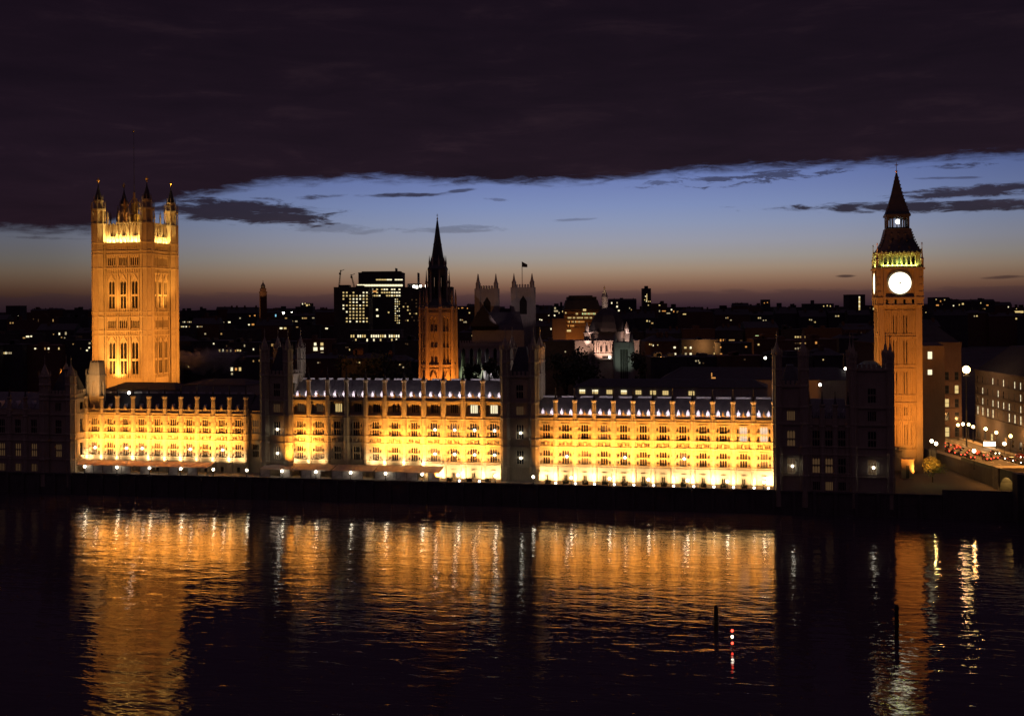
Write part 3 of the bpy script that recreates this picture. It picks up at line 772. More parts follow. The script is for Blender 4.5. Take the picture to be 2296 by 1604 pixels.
    spot(Lw(W / 2 - 2.2, -5.5, 31), Lw(W / 2 - 1.2, 0, 44), 48000, (1, .47, .09), 78, .9, .5)
    spot(Lw(W + 6, Dp / 2 + 1, 56), Lw(W, Dp / 2 + 1, 72), 24000, (1, .42, .07), 75, .9, .5)
    spot(Lw(W / 2, -7, 56), Lw(W / 2, 0, 72), 12000, (1, .40, .06), 90, .9, .5)
    Y = (1.0, .62, .17)
    area(Lw(W / 2, -.25, pz + .15), Lw(W / 2, 1.2, pz + 4), W - 5.5, .3, 4200, Y, 150)
    d = area(Lw(W + .25, Dp / 2, pz + .15), Lw(W - 1.2, Dp / 2, pz + 4), .3, Dp - 5.5, 2600, Y, 150)
    spot(Lw(W * .75, Dp * .35, 92), Lw(W * .5, Dp * .5, 103), 1500, Y, 110, .8, .4)
    spot(Lw(W - 3.5, Dp - 5.5, 91), Lw(W, Dp, 103), 2400, (1, .45, .1), 80, .8, .4); spot(Lw(4.5, 3.5, 91), Lw(0, 0, 103), 1800, (1, .42, .09), 80, .8, .4)
    spot(Lw(4.5, Dp - 4, 91), Lw(0, Dp, 103), 1500, (1, .42, .09), 80, .8, .4)
great_tower()

# ------------------------------------------------------------------ the clock tower
def clock_tower():
    W = 12.4
    o = at(1970.5, 690, 366.0); o.z = 0
    root = thing('clock_tower', 'tall floodlit clock tower with glowing white dial and dark pointed spire', 'tower', o, PANG)
    w = MB(); SH = 58.3
    c = W / 2
    slits = [-1.95, -1.15, 1.15, 1.95]
    panels = [(14.6, 22.0), (23.8, 27.5), (31.2, 38.4), (40.4, 48.3), (50.0, 56.2)]
    for T in (FRONT(), SOUTH(), NORTH(W, 0), BACK(0, W)):
        w.T = T
        ops = []
        for za, zb in panels[2:]:
            ops += [(c + e - .14, c + e + .14, za, zb - .4, True) for e in slits]
        for za, zb in panels[:2]:
            ops += [(c + e - .11, c + e + .11, za + .5, zb - .5, True) for e in (-3.2, -1.9, -1.2, 1.2, 1.9, 3.2)]
        w.facade(0, W, ZG - 1, SH, ops, .35)
        for za, zb, ot in ((7, 9.2, .5), (13.4, 13.9, .25), (22.4, 22.8, .18), (28.0, 28.4, .3), (30.4, 30.8, .3), (38.9, 39.2, .25), (39.9, 40.2, .25), (48.8, 49.1, .25), (49.6, 49.9, .25), (57.0, 57.4, .2), (58.0, 58.8, .5)):
            w.box(0, W, 0, ot, za, zb)
        for k in range(16):
            s = 1.2 + k * (W - 2.4) / 15
            for za, zb in ((28.4, 30.4), (39.2, 39.9), (49.1, 49.6)): w.box(s - .12, s + .12, 0, .16, za, zb)
        for e in (-4.4, -3.75, -3.1, -2.45, -.65, 0, .65, 2.45, 3.1, 3.75, 4.4):
            for za, zb in ((13.9, 22.4), (22.8, 28), (30.8, 38.9), (40.2, 48.8), (49.9, 57)): w.box(c + e - .09, c + e + .09, 0, .26, za, zb)
        for e in (.0, W):
            for q in (.75, -.75):
                s = e + q if e == 0 and q > 0 else (e + q if e > 0 and q < 0 else None)
                if s is not None: w.box(s - .75, s + .75, 0, .45, ZG - 1, SH)
    w.T = None
    w.build('shaft', TSTONE, root)
    # clock stage, a little wider
    st = MB(); g = .75; a, b_ = -g, W + g; z0, z1 = 58.8, 70.7
    for T in (FRONT(0, -g), SOUTH(-g, 0), NORTH(W + g, 0), BACK(0, W + g)):
        st.T = T
        st.facade(a, b_, z0, z1, [(c - 4.2, c + 4.2, 61.7, 70.1, False)] + [(c + e - .35, c + e + .35, 59.4, 60.7, False) for e in (-3.9, -1.3, 1.3, 3.9)], .5)
        for za, zb, ot in ((58.8, 59.1, .2), (60.9, 61.4, .3), (70.1, 70.7, .6)): st.box(a, b_, 0, ot, za, zb)
        for s in (c - 4.6, c + 4.6): st.box(s - .3, s + .3, 0, .35, z0, z1)
        for s in (a + .8, b_ - .8):
            for z in (61.8, 64.0, 66.2, 68.4): st.box(s - .5, s + .5, 0, .18, z, z + 1.4)
        st.quad((c - 4.2, -.5, 61.7), (c + 4.2, -.5, 61.7), (c + 4.2, -.5, 70.1), (c - 4.2, -.5, 70.1))
    st.T = None; st.quad((a, a, z1 - .05), (b_, a, z1 - .05), (b_, b_, z1 - .05), (a, b_, z1 - .05)); st.quad((a, a, z0), (b_, a, z0), (b_, b_, z0), (a, b_, z0))
    st.build('clock_stage', TSTONE, root)
    zc = 65.85; r = 3.4
    for (T, rz, loc) in ((0, 0, (c, -g - .02, zc)), (1, R(-90), (-g - .02, c, zc))):
        d = MB(); n = 48
        i = d.add([(r * math.cos(2 * math.pi * k / n), -.05, r * math.sin(2 * math.pi * k / n)) for k in range(n)]); d.f.append(tuple(range(n)))
        dial = d.build('clock_dial', DIAL, root, loc, rz)
        m = MB()
        for k in range(n):
            p, q = 2 * math.pi * k / n, 2 * math.pi * (k + 1) / n
            P = lambda rr, an, y: (rr * math.cos(an), y, rr * math.sin(an))
            m.quad(P(r, p, -.18), P(r, q, -.18), P(r + .28, q, -.18), P(r + .28, p, -.18)); m.quad(P(r, p, -.18), P(r, q, -.18), P(r, q, .1), P(r, p, .1)); m.quad(P(r + .28, p, -.18), P(r + .28, q, -.18), P(r + .28, q, .45), P(r + .28, p, .45))
        m.build('dial_rim', GOLD, dial)
        for nm, ln, an, wd in (('hour_hand', 1.7, R(62), .07), ('minute_hand', 2.9, R(248), .05)):
            h = MB(); dx, dz = math.cos(an), math.sin(an)
            h.quad((-dz * wd - dx * .5, -.22, dx * wd - dz * .5), (dz * wd - dx * .5, -.22, -dx * wd - dz * .5), (dx * ln + dz * .02, -.22, dz * ln - dx * .02), (dx * ln - dz * .02, -.22, dz * ln + dx * .02))
            h.build(nm, IRON, dial)
        h = MB(); h.lathe(0, 0, 10, [(.26, 0), (.2, .1)]); hub = h.build('dial_hub', IRON, dial, (.08, -.08, .05)); hub.rotation_euler = (R(90), 0, 0)
    # belfry arcade
    bf = MB(); a, b_ = .0, W; z0, z1 = 70.7, 75.4
    for T in (FRONT(), SOUTH(), NORTH(W, 0), BACK(0, W)):
        bf.T = T
        n = 7; pw = (W - 2.6) / n
        bf.facade(0, W, z0, z1, [(1.3 + pw * k + .24, 1.3 + pw * (k + 1) - .24, z0 + .8, z1 - 1.0, True) for k in range(n)], .8)
        bf.box(0, W, 0, .3, z1 - .5, z1); bf.box(0, W, 0, .25, z0, z0 + .3)
        for k in range(n + 1): bf.lathe(1.3 + pw * k, .1, 6, [(.2, z0 + .3), (.2, z1 - .6), (.3, z1 - .4)])
        for k in range(9): bf.lathe(.9 + k * (W - 1.8) / 8, .3, 5, [(.35, z1), (.35, z1 + .3), (.02, z1 + .8)])
    bf.T = None
    bf.build('belfry', CARVED, root)
    core = MB(); core.box(2.2, W - 2.2, 2.2, W - 2.2, z0, z1); core.build('bell_chamber', IRON, root)
    pin = MB(); pin.lathe(0, 0, 8, [(.5, 70.7), (.45, 73.0), (.6, 73.3), (.3, 74), (.06, 77.6), (.05, 78.6)]); pin.ball((0, 0, 78.3), .22, 6, 4); pin.box(-.3, .3, -.03, .03, 77.8, 77.95)
    pm = pin.mesh('corner_pinnacle', TSTONE)
    for x, y in ((-.5, -.5), (W + .5, -.5), (-.5, W + .5), (W + .5, W + .5)): obj('corner_pinnacle', pm, root, (x, y, 0))
    # lower roof, lantern and spire: square in plan
    def sq(prof):
        m = MB(); m.lathe(c, c, 4, [(h * math.sqrt(2), z) for h, z in prof], R(45)); return m
    m = sq([(6.6, 75.4), (6.45, 76.0), (5.6, 77.4), (4.7, 79.4), (4.15, 81.6), (3.9, 82.7)])
    for q in range(3):
        for e in (-1, 0, 1):
            hh = [6.0, 5.0, 4.2][q]; zz = [76.6, 78.7, 80.8][q]
            m.box(c + e * hh * .5 - .3, c + e * hh * .5 + .3, c - hh - .1, c - hh + .6, zz, zz + .8)
    for e in (-1, 1):
        for z in range(9):
            hh = 6.4 - 2.5 * (z / 8) ** .75; m.box(c + e * hh - .18, c + e * hh + .18, c - hh - .18, c - hh + .18, 76 + z * .8, 76.5 + z * .8)
    m.build('lower_roof', IRON, root)
    ln = MB(); h = 3.45
    for T in (FRONT(c - h, c - h), SOUTH(c - h, c - h), NORTH(c + h, c - h), BACK(c - h, c + h)):
        ln.T = T
        ln.facade(0, 2 * h, 82.7, 87.6, [(h - 1.5, h + 1.5, 83.6, 86.8, False), (.6, 1.5, 83.6, 86.8, True), (2 * h - 1.5, 2 * h - .6, 83.6, 86.8, True)], .5)
        ln.box(-.3, 2 * h + .3, 0, .4, 82.7, 83.2); ln.box(-.3, 2 * h + .3, 0, .4, 87.1, 87.7)
        ln.box(h - .6, h - .45, -.4, .1, 83.6, 86.8); ln.box(h + .45, h + .6, -.4, .1, 83.6, 86.8)
    ln.T = None
    ln.build('lantern', IRON, root)
    l = MB(); l.ball((c, c - 2.2, 85.4), .72, 10, 8); l.build('lantern_lamp', BULB, root)
    s = sq([(3.75, 87.7), (3.4, 88.4), (2.55, 91), (1.65, 94.2), (.85, 98.0), (.25, 101.0), (.12, 101.4)])
    for e in (-1, 1):
        for z in range(10):
            hh = 3.3 - 3.0 * (z / 10) ** .85; s.box(c + e * hh - .14, c + e * hh + .14, c - hh - .14, c - hh + .14, 88.6 + z * 1.2, 89 + z * 1.2)
    s.build('spire', IRON, root)
    f = MB(); f.lathe(c, c, 8, [(.1, 101.2), (.42, 101.7), (.1, 102.0), (.08, 104.6)]); f.box(c - .55, c + .55, c - .05, c + .05, 103.5, 103.75); f.build('finial', GOLD, root)
    Lw = lambda x, y, z: o + ES * x + ED * y + Vector((0, 0, z))
    spot(Lw(c + 4, -34, 8.5), Lw(c, 0, 40), 98000, (1, .29, .033), 84, .8, .8)
    spot(Lw(c + 3, -14, 8), Lw(c + 1.5, 0, 22), 6500, (1, .38, .06), 90, .9, .5)
    spot(Lw(-30, c - 6, 28), Lw(0, c, 52), 60000, (1, .36, .06), 75, .8, .6)
    G = (1.0, .86, .25)
    area(Lw(c, -.45, 71.2), Lw(c, .6, 74), W - 2, .25, 650, G, 150)
    area(Lw(-.45, c, 71.2), Lw(.6, c, 74), .25, W - 2, 500, G, 150)
    point(Lw(c, 1.2, 72.6), 170, (.7, 1, .2), .3, 'belfry_light')
    spot(Lw(-9, -8, 70), Lw(c, c, 90), 6000, (1, .3, .12), 50, .8, .4)
clock_tower()

# ------------------------------------------------------------------ the octagonal lantern tower in the middle of the palace
def lantern_tower():
    o = at(982.5, 800, 420.0); o.z = 0
    root = thing('octagonal_tower', 'octagonal stone lantern tower lit orange below a tall dark spire', 'tower', o, PANG)
    r = 6.1
    d = MB()
    seg = 2 * r * math.sin(R(22.5)); ap = r * math.cos(R(22.5))
    for k in range(8):
        a = R(45 * k)
        ux, uy = -math.sin(a), math.cos(a)
        d.T = lambda s, q, z, a=a, ux=ux, uy=uy: (math.cos(a) * (ap + q) + ux * (s - seg / 2), math.sin(a) * (ap + q) + uy * (s - seg / 2), z)
        c = seg / 2
        d.facade(0, seg, 8, 59, [(c - 1.25, c - .1, 39.5, 56.2, True), (c + .1, c + 1.25, 39.5, 56.2, True)], .7)
        for z in (44.5, 50.2): d.box(c - 1.3, c + 1.3, -.6, -.1, z, z + .4)
        for za, zb, ot in ((37, 37.5, .3), (38.4, 38.9, .5), (57.2, 57.7, .3), (58.5, 59.2, .6)): d.box(0, seg, 0, ot, za, zb)
        d.box(c - .9, c + .9, 0, .9, 26, 34); d.tri((c - 1.2, .95, 34), (c + 1.2, .95, 34), (c, .95, 36.6)); d.quad((c - 1.2, .95, 34), (c, .95, 36.6), (c, 0, 36.6), (c - 1.2, 0, 34)); d.quad((c + 1.2, .95, 34), (c, .95, 36.6), (c, 0, 36.6), (c + 1.2, 0, 34))
        for j in range(5): d.box(seg * (j + .2) / 5, seg * (j + .7) / 5, -.2, .2, 59.2, 60.1)
    d.T = None
    d.lathe(0, 0, 8, [(r - .9, 8), (r - .9, 60)], R(22.5))
    d.build('drum', TSTONE, root)
    bt = MB()
    bt.lathe(0, 0, 6, [(.9, 8), (.85, 37), (.7, 38.5), (.62, 59), (.72, 59.6), (.45, 60.4), (.4, 63), (.05, 66)])
    bm = bt.mesh('buttress', TSTONE)
    for k in range(8):
        a = R(22.5 + 45 * k); obj('buttress', bm, root, ((r + .35) * math.cos(a), (r + .35) * math.sin(a), 0))
    u = MB()
    u.lathe(0, 0, 8, [(5.2, 60), (3.9, 62.5), (3.7, 62.6), (3.7, 63.2)], R(22.5))
    r2 = 3.6; seg2 = 2 * r2 * math.sin(R(22.5)); ap2 = r2 * math.cos(R(22.5))
    for k in range(8):
        a = R(45 * k); ux, uy = -math.sin(a), math.cos(a)
        u.T = lambda s, q, z, a=a, ux=ux, uy=uy: (math.cos(a) * (ap2 + q) + ux * (s - seg2 / 2), math.sin(a) * (ap2 + q) + uy * (s - seg2 / 2), z)
        c = seg2 / 2; u.facade(0, seg2, 63, 73, [(c - .5, c + .5, 64, 71, True)], .4)
    u.T = None
    u.lathe(0, 0, 8, [(3.75, 72.8), (3.7, 73.4), (2.9, 75), (2.6, 76.6), (2.35, 76.8)], R(22.5))
    u.build('open_lantern', IRON, root)
    fp = MB(); fp.lathe(0, 0, 6, [(.42, 60), (.36, 68), (.5, 68.4), (.3, 69.2), (.04, 73)]); fm = fp.mesh('pinnacle', TSTONE)
    fp = MB(); fp.lathe(0, 0, 6, [(.3, 72), (.28, 75), (.36, 75.3), (.03, 78.2)]); fm2 = fp.mesh('pinnacle', TSTONE)
    for k in range(8):
        a = R(22.5 + 45 * k); obj('pinnacle', fm, root, (4.15 * math.cos(a), 4.15 * math.sin(a), 0)); obj('pinnacle', fm2, root, (3.0 * math.cos(a), 3.0 * math.sin(a), 0))
    s = MB(); s.lathe(0, 0, 8, [(2.5, 76.6), (2.25, 77), (1.5, 82), (1.62, 82.2), (1.4, 82.5), (.75, 87.2), (.28, 90.6), (.1, 91.4)], R(22.5)); s.build('spire', IRON, root)
    f = MB(); f.lathe(0, 0, 6, [(.08, 91), (.32, 91.5), (.08, 92), (.05, 93.4)]); f.box(-.35, .35, -.05, .05, 92.6, 92.8); f.build('finial', GOLD, root)
    Lw = lambda x, y, z: o + ES * x + ED * y + Vector((0, 0, z))
    spot(Lw(2.5, -12.5, 25), Lw(1, 0, 42), 24000, (1, .27, .03), 75, .8, .5)
    spot(Lw(13, -7, 27), Lw(2, 0, 42), 15000, (1, .29, .03), 75, .8, .5)
    spot(Lw(-9, -12, 27), Lw(-3, -3, 42), 5500, (1, .27, .03), 70, .8, .5)
lantern_tower()

# ------------------------------------------------------------------ terrace: lamps, tents, planters
random.seed(21)
ORD = ['first', 'second', 'third', 'fourth', 'fifth', 'sixth', 'seventh', 'eighth', 'ninth', 'tenth', 'eleventh', 'twelfth', 'thirteenth',
       'fourteenth', 'fifteenth', 'sixteenth', 'seventeenth', 'eighteenth', 'nineteenth', 'twentieth', 'twenty-first', 'twenty-second', 'twenty-third', 'twenty-fourth', 'twenty-fifth', 'twenty-sixth', 'twenty-seventh', 'twenty-eighth', 'twenty-ninth', 'thirtieth']
NUM = ['no', 'one', 'two', 'three', 'four', 'five', 'six', 'seven', 'eight', 'nine', 'ten', 'eleven', 'twelve', 'thirteen', 'fourteen', 'fifteen', 'sixteen']
b = MB(); b.lathe(0, 0, 8, [(.22, 0), (.2, .3), (.09, .45), (.08, 1.55), (.2, 1.65)]); ME_POST = b.mesh('post', IRON)
b = MB(); b.smooth = True; b.ball((0, 0, 2.02), .40, 10, 8); ME_GLOBE = b.mesh('globe', WLAMP)
LX = [190, 262, 335, 405, 478, 553, 632, 708, 786, 864, 946, 1026, 1110, 1195, 1280, 1366, 1453, 1541, 1630, 1712]
for i, xd in enumerate(LX):
    t = thing('terrace_lamp', 'white globe lamp on the river wall, %s along from the south pavilion' % ORD[i], 'lamp', PF(SX(xd, .8, 1060), .8, ZT + .3), PANG, 'globe lamps along the river wall')
    obj('post', ME_POST, t); obj('globe', ME_GLOBE, t)
def marquee(label, xa, xb, cm, zr, light):
    s0, s1 = SX(xa, 3, 1060), SX(xb, 3, 1060); L = s1 - s0
    t = thing('marquee', label, 'marquee', PF(s0, 2.2, ZT), PANG, 'marquees on the terrace')
    c = MB(); n = max(3, int(L / 3.2)); D = 6.2
    for k in range(n):                          # a lean-to canvas that sags between its frames
        a, e = L * k / n, L * (k + 1) / n; m = (a + e) / 2; sag = .16
        for p, q, zp_, zq in ((a, m, 0, -sag), (m, e, -sag, 0)):
            c.quad((p, 0, 2.7 + zp_), (q, 0, 2.7 + zq), (q, D, zr + zq), (p, D, zr + zp_))
        c.quad((a, -.02, 2.7), (e, -.02, 2.7), (e, -.02, 2.42), (a, -.02, 2.42))
    c.build('canopy', cm, t)
    random.seed(int(xa)); ps = MB(); e = L / n - .2; ps.box(0, e, .1, .14, .1, 2.4); pm = ps.mesh('wall_panel', PANEL)
    for k in range(n):
        if random.random() < .7: obj('wall_panel', pm, t, (L * k / n + .1, 0, 0))
    f = MB()
    for k in range(n + 1): f.box(L * k / n - .05, L * k / n + .05, 0, .1, 0, 2.7)
    f.build('frame', IRON, t)
    area(PF(s0 + L / 2, 3.6, ZT + 2.5), PF(s0 + L / 2, 2.4, ZT), L - 1, .3, 2.5 * light * L, (1, .72, .5), 160, name='tent_light')
CP = mat('pinkish_canvas', (.50, .36, .30), .85, var=.15, scale=.6)
marquee('long pinkish marquee against the dark roofed wing, nearest the south pavilion', 150, 466, CP, 3.6, 2.6)
marquee('short cream marquee below the unlit tower', 585, 652, CANVAS, 3.7, 2.2)
marquee('cream marquee below the two lit bays beside the unlit tower', 655, 742, CANVAS, 3.8, 1.8)
marquee('cream marquee below the two dark bays of the central block', 745, 838, CANVAS, 3.8, 2.6)
marquee('last cream marquee, ending at the bright bays of the central block', 841, 986, CANVAS, 3.9, 1.5)
for k in range(26):                             # furniture of the open terrace
    pass
def planter(xd, i, d=3.0):
    t = thing('planter', 'dark clipped shrub in a terrace box, %s beyond the last marquee' % ORD[i], 'planter', PF(SX(xd, d, 1085), d, ZT), PANG, 'shrub boxes on the bright terrace')
    m = MB(); m.frustum(-.8, .8, -.35, .35, 0, .55, -.06); m.build('box', TIMBER, t)
    m = MB()
    for q in range(150):
        x, y, z = random.uniform(-.9, .9), random.uniform(-.45, .45), random.uniform(.5, 1.25); e = .16
        ax, ay, az_ = [random.uniform(-e, e) for _ in range(3)]; bx, by, bz = [random.uniform(-e, e) for _ in range(3)]
        m.quad((x - ax, y - ay, z - az_), (x - bx, y - by, z - bz), (x + ax, y + ay, z + az_), (x + bx, y + by, z + bz))
    m.build('shrub', LEAF, t)
for i, xd in enumerate([1008, 1052, 1094, 1228, 1268, 1312, 1356, 1400, 1444, 1488, 1532, 1577, 1622, 1668]): planter(xd, i)
for i, xd in enumerate([1030, 1075, 1246, 1290, 1333, 1377, 1421, 1465, 1510, 1555, 1600, 1644, 1690, 1722]):
    d = 2.2
    t = thing('floodlight', 'low black terrace floodlight with bright lens, %s beyond the last marquee' % ORD[i], 'floodlight', PF(SX(xd, d, 1085), d, ZT), PANG, 'low floodlights on the terrace')
    obj('housing', ME_FL, t)
    m = MB(); m.lathe(0, 0, 10, [(.33, 0), (.33, .05)]); e = m.build('lens', BULB, t, (0, -.31, .47)); e.rotation_euler = (R(90), 0, 0)

# ------------------------------------------------------------------ inner palace roofs behind the river wings
def inner(name, label, x0, x1, ye, yr, D, deep, m, cat='roof range', slope=.3):
    a, b_ = at(x0, ye, D), at(x1, ye, D)
    t = thing(name, label, cat, Vector((a.x, a.y, ZG)), PANG); L = (b_.x - a.x) / math.cos(PANG)
    ze = a.z - ZG; zr = at(x0, yr, D + deep * .5).z - ZG
    w = MB(); w.box(0, L, 0, deep, 0, ze); w.build('wall', GSTONE, t)
    r = MB(); r.frustum(-.3, L + .3, -.3, deep + .3, ze + .01, zr, deep * slope, deep * .48)
    for k in range(int(L / 3)): r.bar((1 + k * 3, .2, ze + .1), (1 + k * 3 + (deep * slope if k == 0 else 0), deep * .46, zr), .08, 4)
    r.build('roof', m, t)
    return t, a, L
t, a, L = inner('palace_range', 'dark inner roof with a row of eight small lit committee windows', 1285, 1700, 866, 848, 372, 16, SLATE)
def lit_windows(t, wins, D, rz_thing=0.0, org=None):
    """each lit window a part with its own sill: (xd, yd, w px, h px, material)"""
    inv = (Matrix.Translation(t.location) @ Matrix.Rotation(t.rotation_euler.z, 4, 'Z')).inverted()
    for (xd, yd, wp, hp, m) in wins:
        p = inv @ at(xd, yd, D)
        w, h = wp * D / FPX, hp * D / FPX
        key = (round(w, 2), round(h, 2), m.name)
        if key not in LWM:
            b = MB(); b.box(-w / 2, w / 2, -.12, .1, -h / 2, h / 2); LWM[key] = b.mesh('window', m)
        y0 = FACE.get(t.name)
        obj('window', LWM[key], t, (p.x, p.y - .05 if y0 is None else y0, p.z))
LWM, FACE = {}, {}
FACE[t.name] = -.05
for k, xd in enumerate((1305.7, 1335.5, 1368, 1401, 1434, 1467, 1495, 1553)):
    for r_ in range(2):
        for c_ in (-1, 0, 1): lit_windows(t, [(xd + c_ * 4.4, 874.5 + r_ * 4.6, 3.6, 3.8, WLIT if k in (0, 1, 3) and r_ == 0 else YLIT)], 372)
t, a, L = inner('palace_range', 'long dark inner roof behind the central block, below the octagonal tower', 660, 1120, 870, 853, 388, 20, SLATE)
t, a, L = inner('palace_range', 'dark inner roof between the square tower and the unlit tower', 408, 560, 862, 848, 402, 18, SLATE)
FACE[t.name] = -.05
t, a, L = inner('palace_range', 'low dark roof crossing the foot of the square tower', 236, 404, 872, 856, 404, 14, SLATE)
t, a, L = inner('palace_hall', 'dark great hall roof between the octagonal tower and the clock tower', 1480, 1900, 850, 822, 430, 24, SLATE, 'hall')
FACE[t.name] = -.05; lit_windows(t, [(1600, 845, 9, 3, OLIT), (1596, 838, 2, 8, OLIT)], 430)
# pale ventilating turret and lamps on the roofs
o = at(218.5, 882, 388.0)
t = thing('ventilation_turret', 'pale stone ventilating turret standing at the corner of the square tower', 'turret', Vector((o.x, o.y, 24)), PANG)
m = MB()
for T in (FRONT(-1.9, -1.9), NORTH(1.9, -1.9), BACK(-1.9, 1.9), SOUTH(-1.9, -1.9)):
    m.T = T; m.facade(0, 3.8, 0, 13.8, [(1.1, 2.7, 7, 12, True)], .5); m.box(-.2, 4, 0, .25, 13.2, 13.9)
m.T = None; m.box(-1.4, 1.4, -1.4, 1.4, 0, 13); m.build('shaft', TSTONE, t)
m = MB(); m.frustum(-1.9, 1.9, -1.9, 1.9, 13.9, 18, .25)
for x in (-1, 0, 1): m.box(x * 1.2 - .2, x * 1.2 + .2, -1.8, 1.8, 18, 18.5)
m.build('cap', TSTONE, t)
spot(o + Vector((3, -13, 2)), o + Vector((0, 0, 5)), 7000, (1, .55, .22), 60, .6)
ME_RL = MB(); ME_RL.ball((0, 0, .75), .5, 8, 6); ME_RL = ME_RL.mesh('lens', BULB)
b = MB(); b.box(-.35, .35, -.1, .3, .4, 1.1); b.bar((0, .1, 0), (0, .1, .5), .08); ME_RLB = b.mesh('bracket', IRON)
for xd, yd, D, lb in ((289, 880, 386, 'bright white roof floodlight in front of the square tower'), (187, 874, 390, 'white roof lamp beside the pale ventilating turret'),
                      (1894.7, 826, 425, 'small white roof lamp behind the north pavilion'), (1838, 862, 400, 'tiny roof lamp above the middle of the north pavilion'),
                      (1715, 802, 445, 'white roof lamp above the end of the gold wing')):
    p = at(xd, yd, D); t = thing('roof_lamp', lb, 'lamp', p - Vector((0, 0, .75)), PANG)
    obj('lens', ME_RL, t); obj('bracket', ME_RLB, t)
# steam drifting from the roofs beside the square tower
sm = bpy.data.materials.new('steam'); sm.use_nodes = True
tt = NT(sm.node_tree); tt.nt.nodes.clear()
pv = tt.n('ShaderNodeVolumePrincipled'); pv.inputs['Color'].default_value = (.85, .8, .78, 1)
tcn = tt.n('ShaderNodeTexCoord'); nz = tt.noise(tcn.outputs['Object'], .17, 6, .65, .8)
sc_ = tt.n('ShaderNodeVectorMath', operation='MULTIPLY'); tt.link(tcn.outputs['Object'], sc_.inputs[0]); sc_.inputs[1].default_value = (1 / 17, 1 / 6, 1 / 6.5)
ln_ = tt.n('ShaderNodeVectorMath', operation='LENGTH'); tt.link(sc_.outputs[0], ln_.inputs[0])
tt.link(tt.m('MULTIPLY', tt.smooth(tt.m('SUBTRACT', nz, tt.m('MULTIPLY', ln_.outputs['Value'], .42)), .16, .42), .55), pv.inputs['Density']); so = tt.n('ShaderNodeOutputMaterial'); tt.link(pv.outputs[0], so.inputs['Volume'])
m = MB(); m.smooth = True
o = at(462, 806, 470)
m.lathe(0, 0, 20, [(max(.01, math.sin(math.pi * j / 12)), -math.cos(math.pi * j / 12)) for j in range(13)]); m.v = [(x * 17, y * 6, z * 6.5) for x, y, z in m.v]
st = m.build('steam_plume', sm, None, o); tag(st, 'wisp of orange lit steam drifting beside the square tower', 'steam', kind='stuff')
spot(o + Vector((-26, -18, 4)), o, 30000, (1, .42, .12), 55, .7)

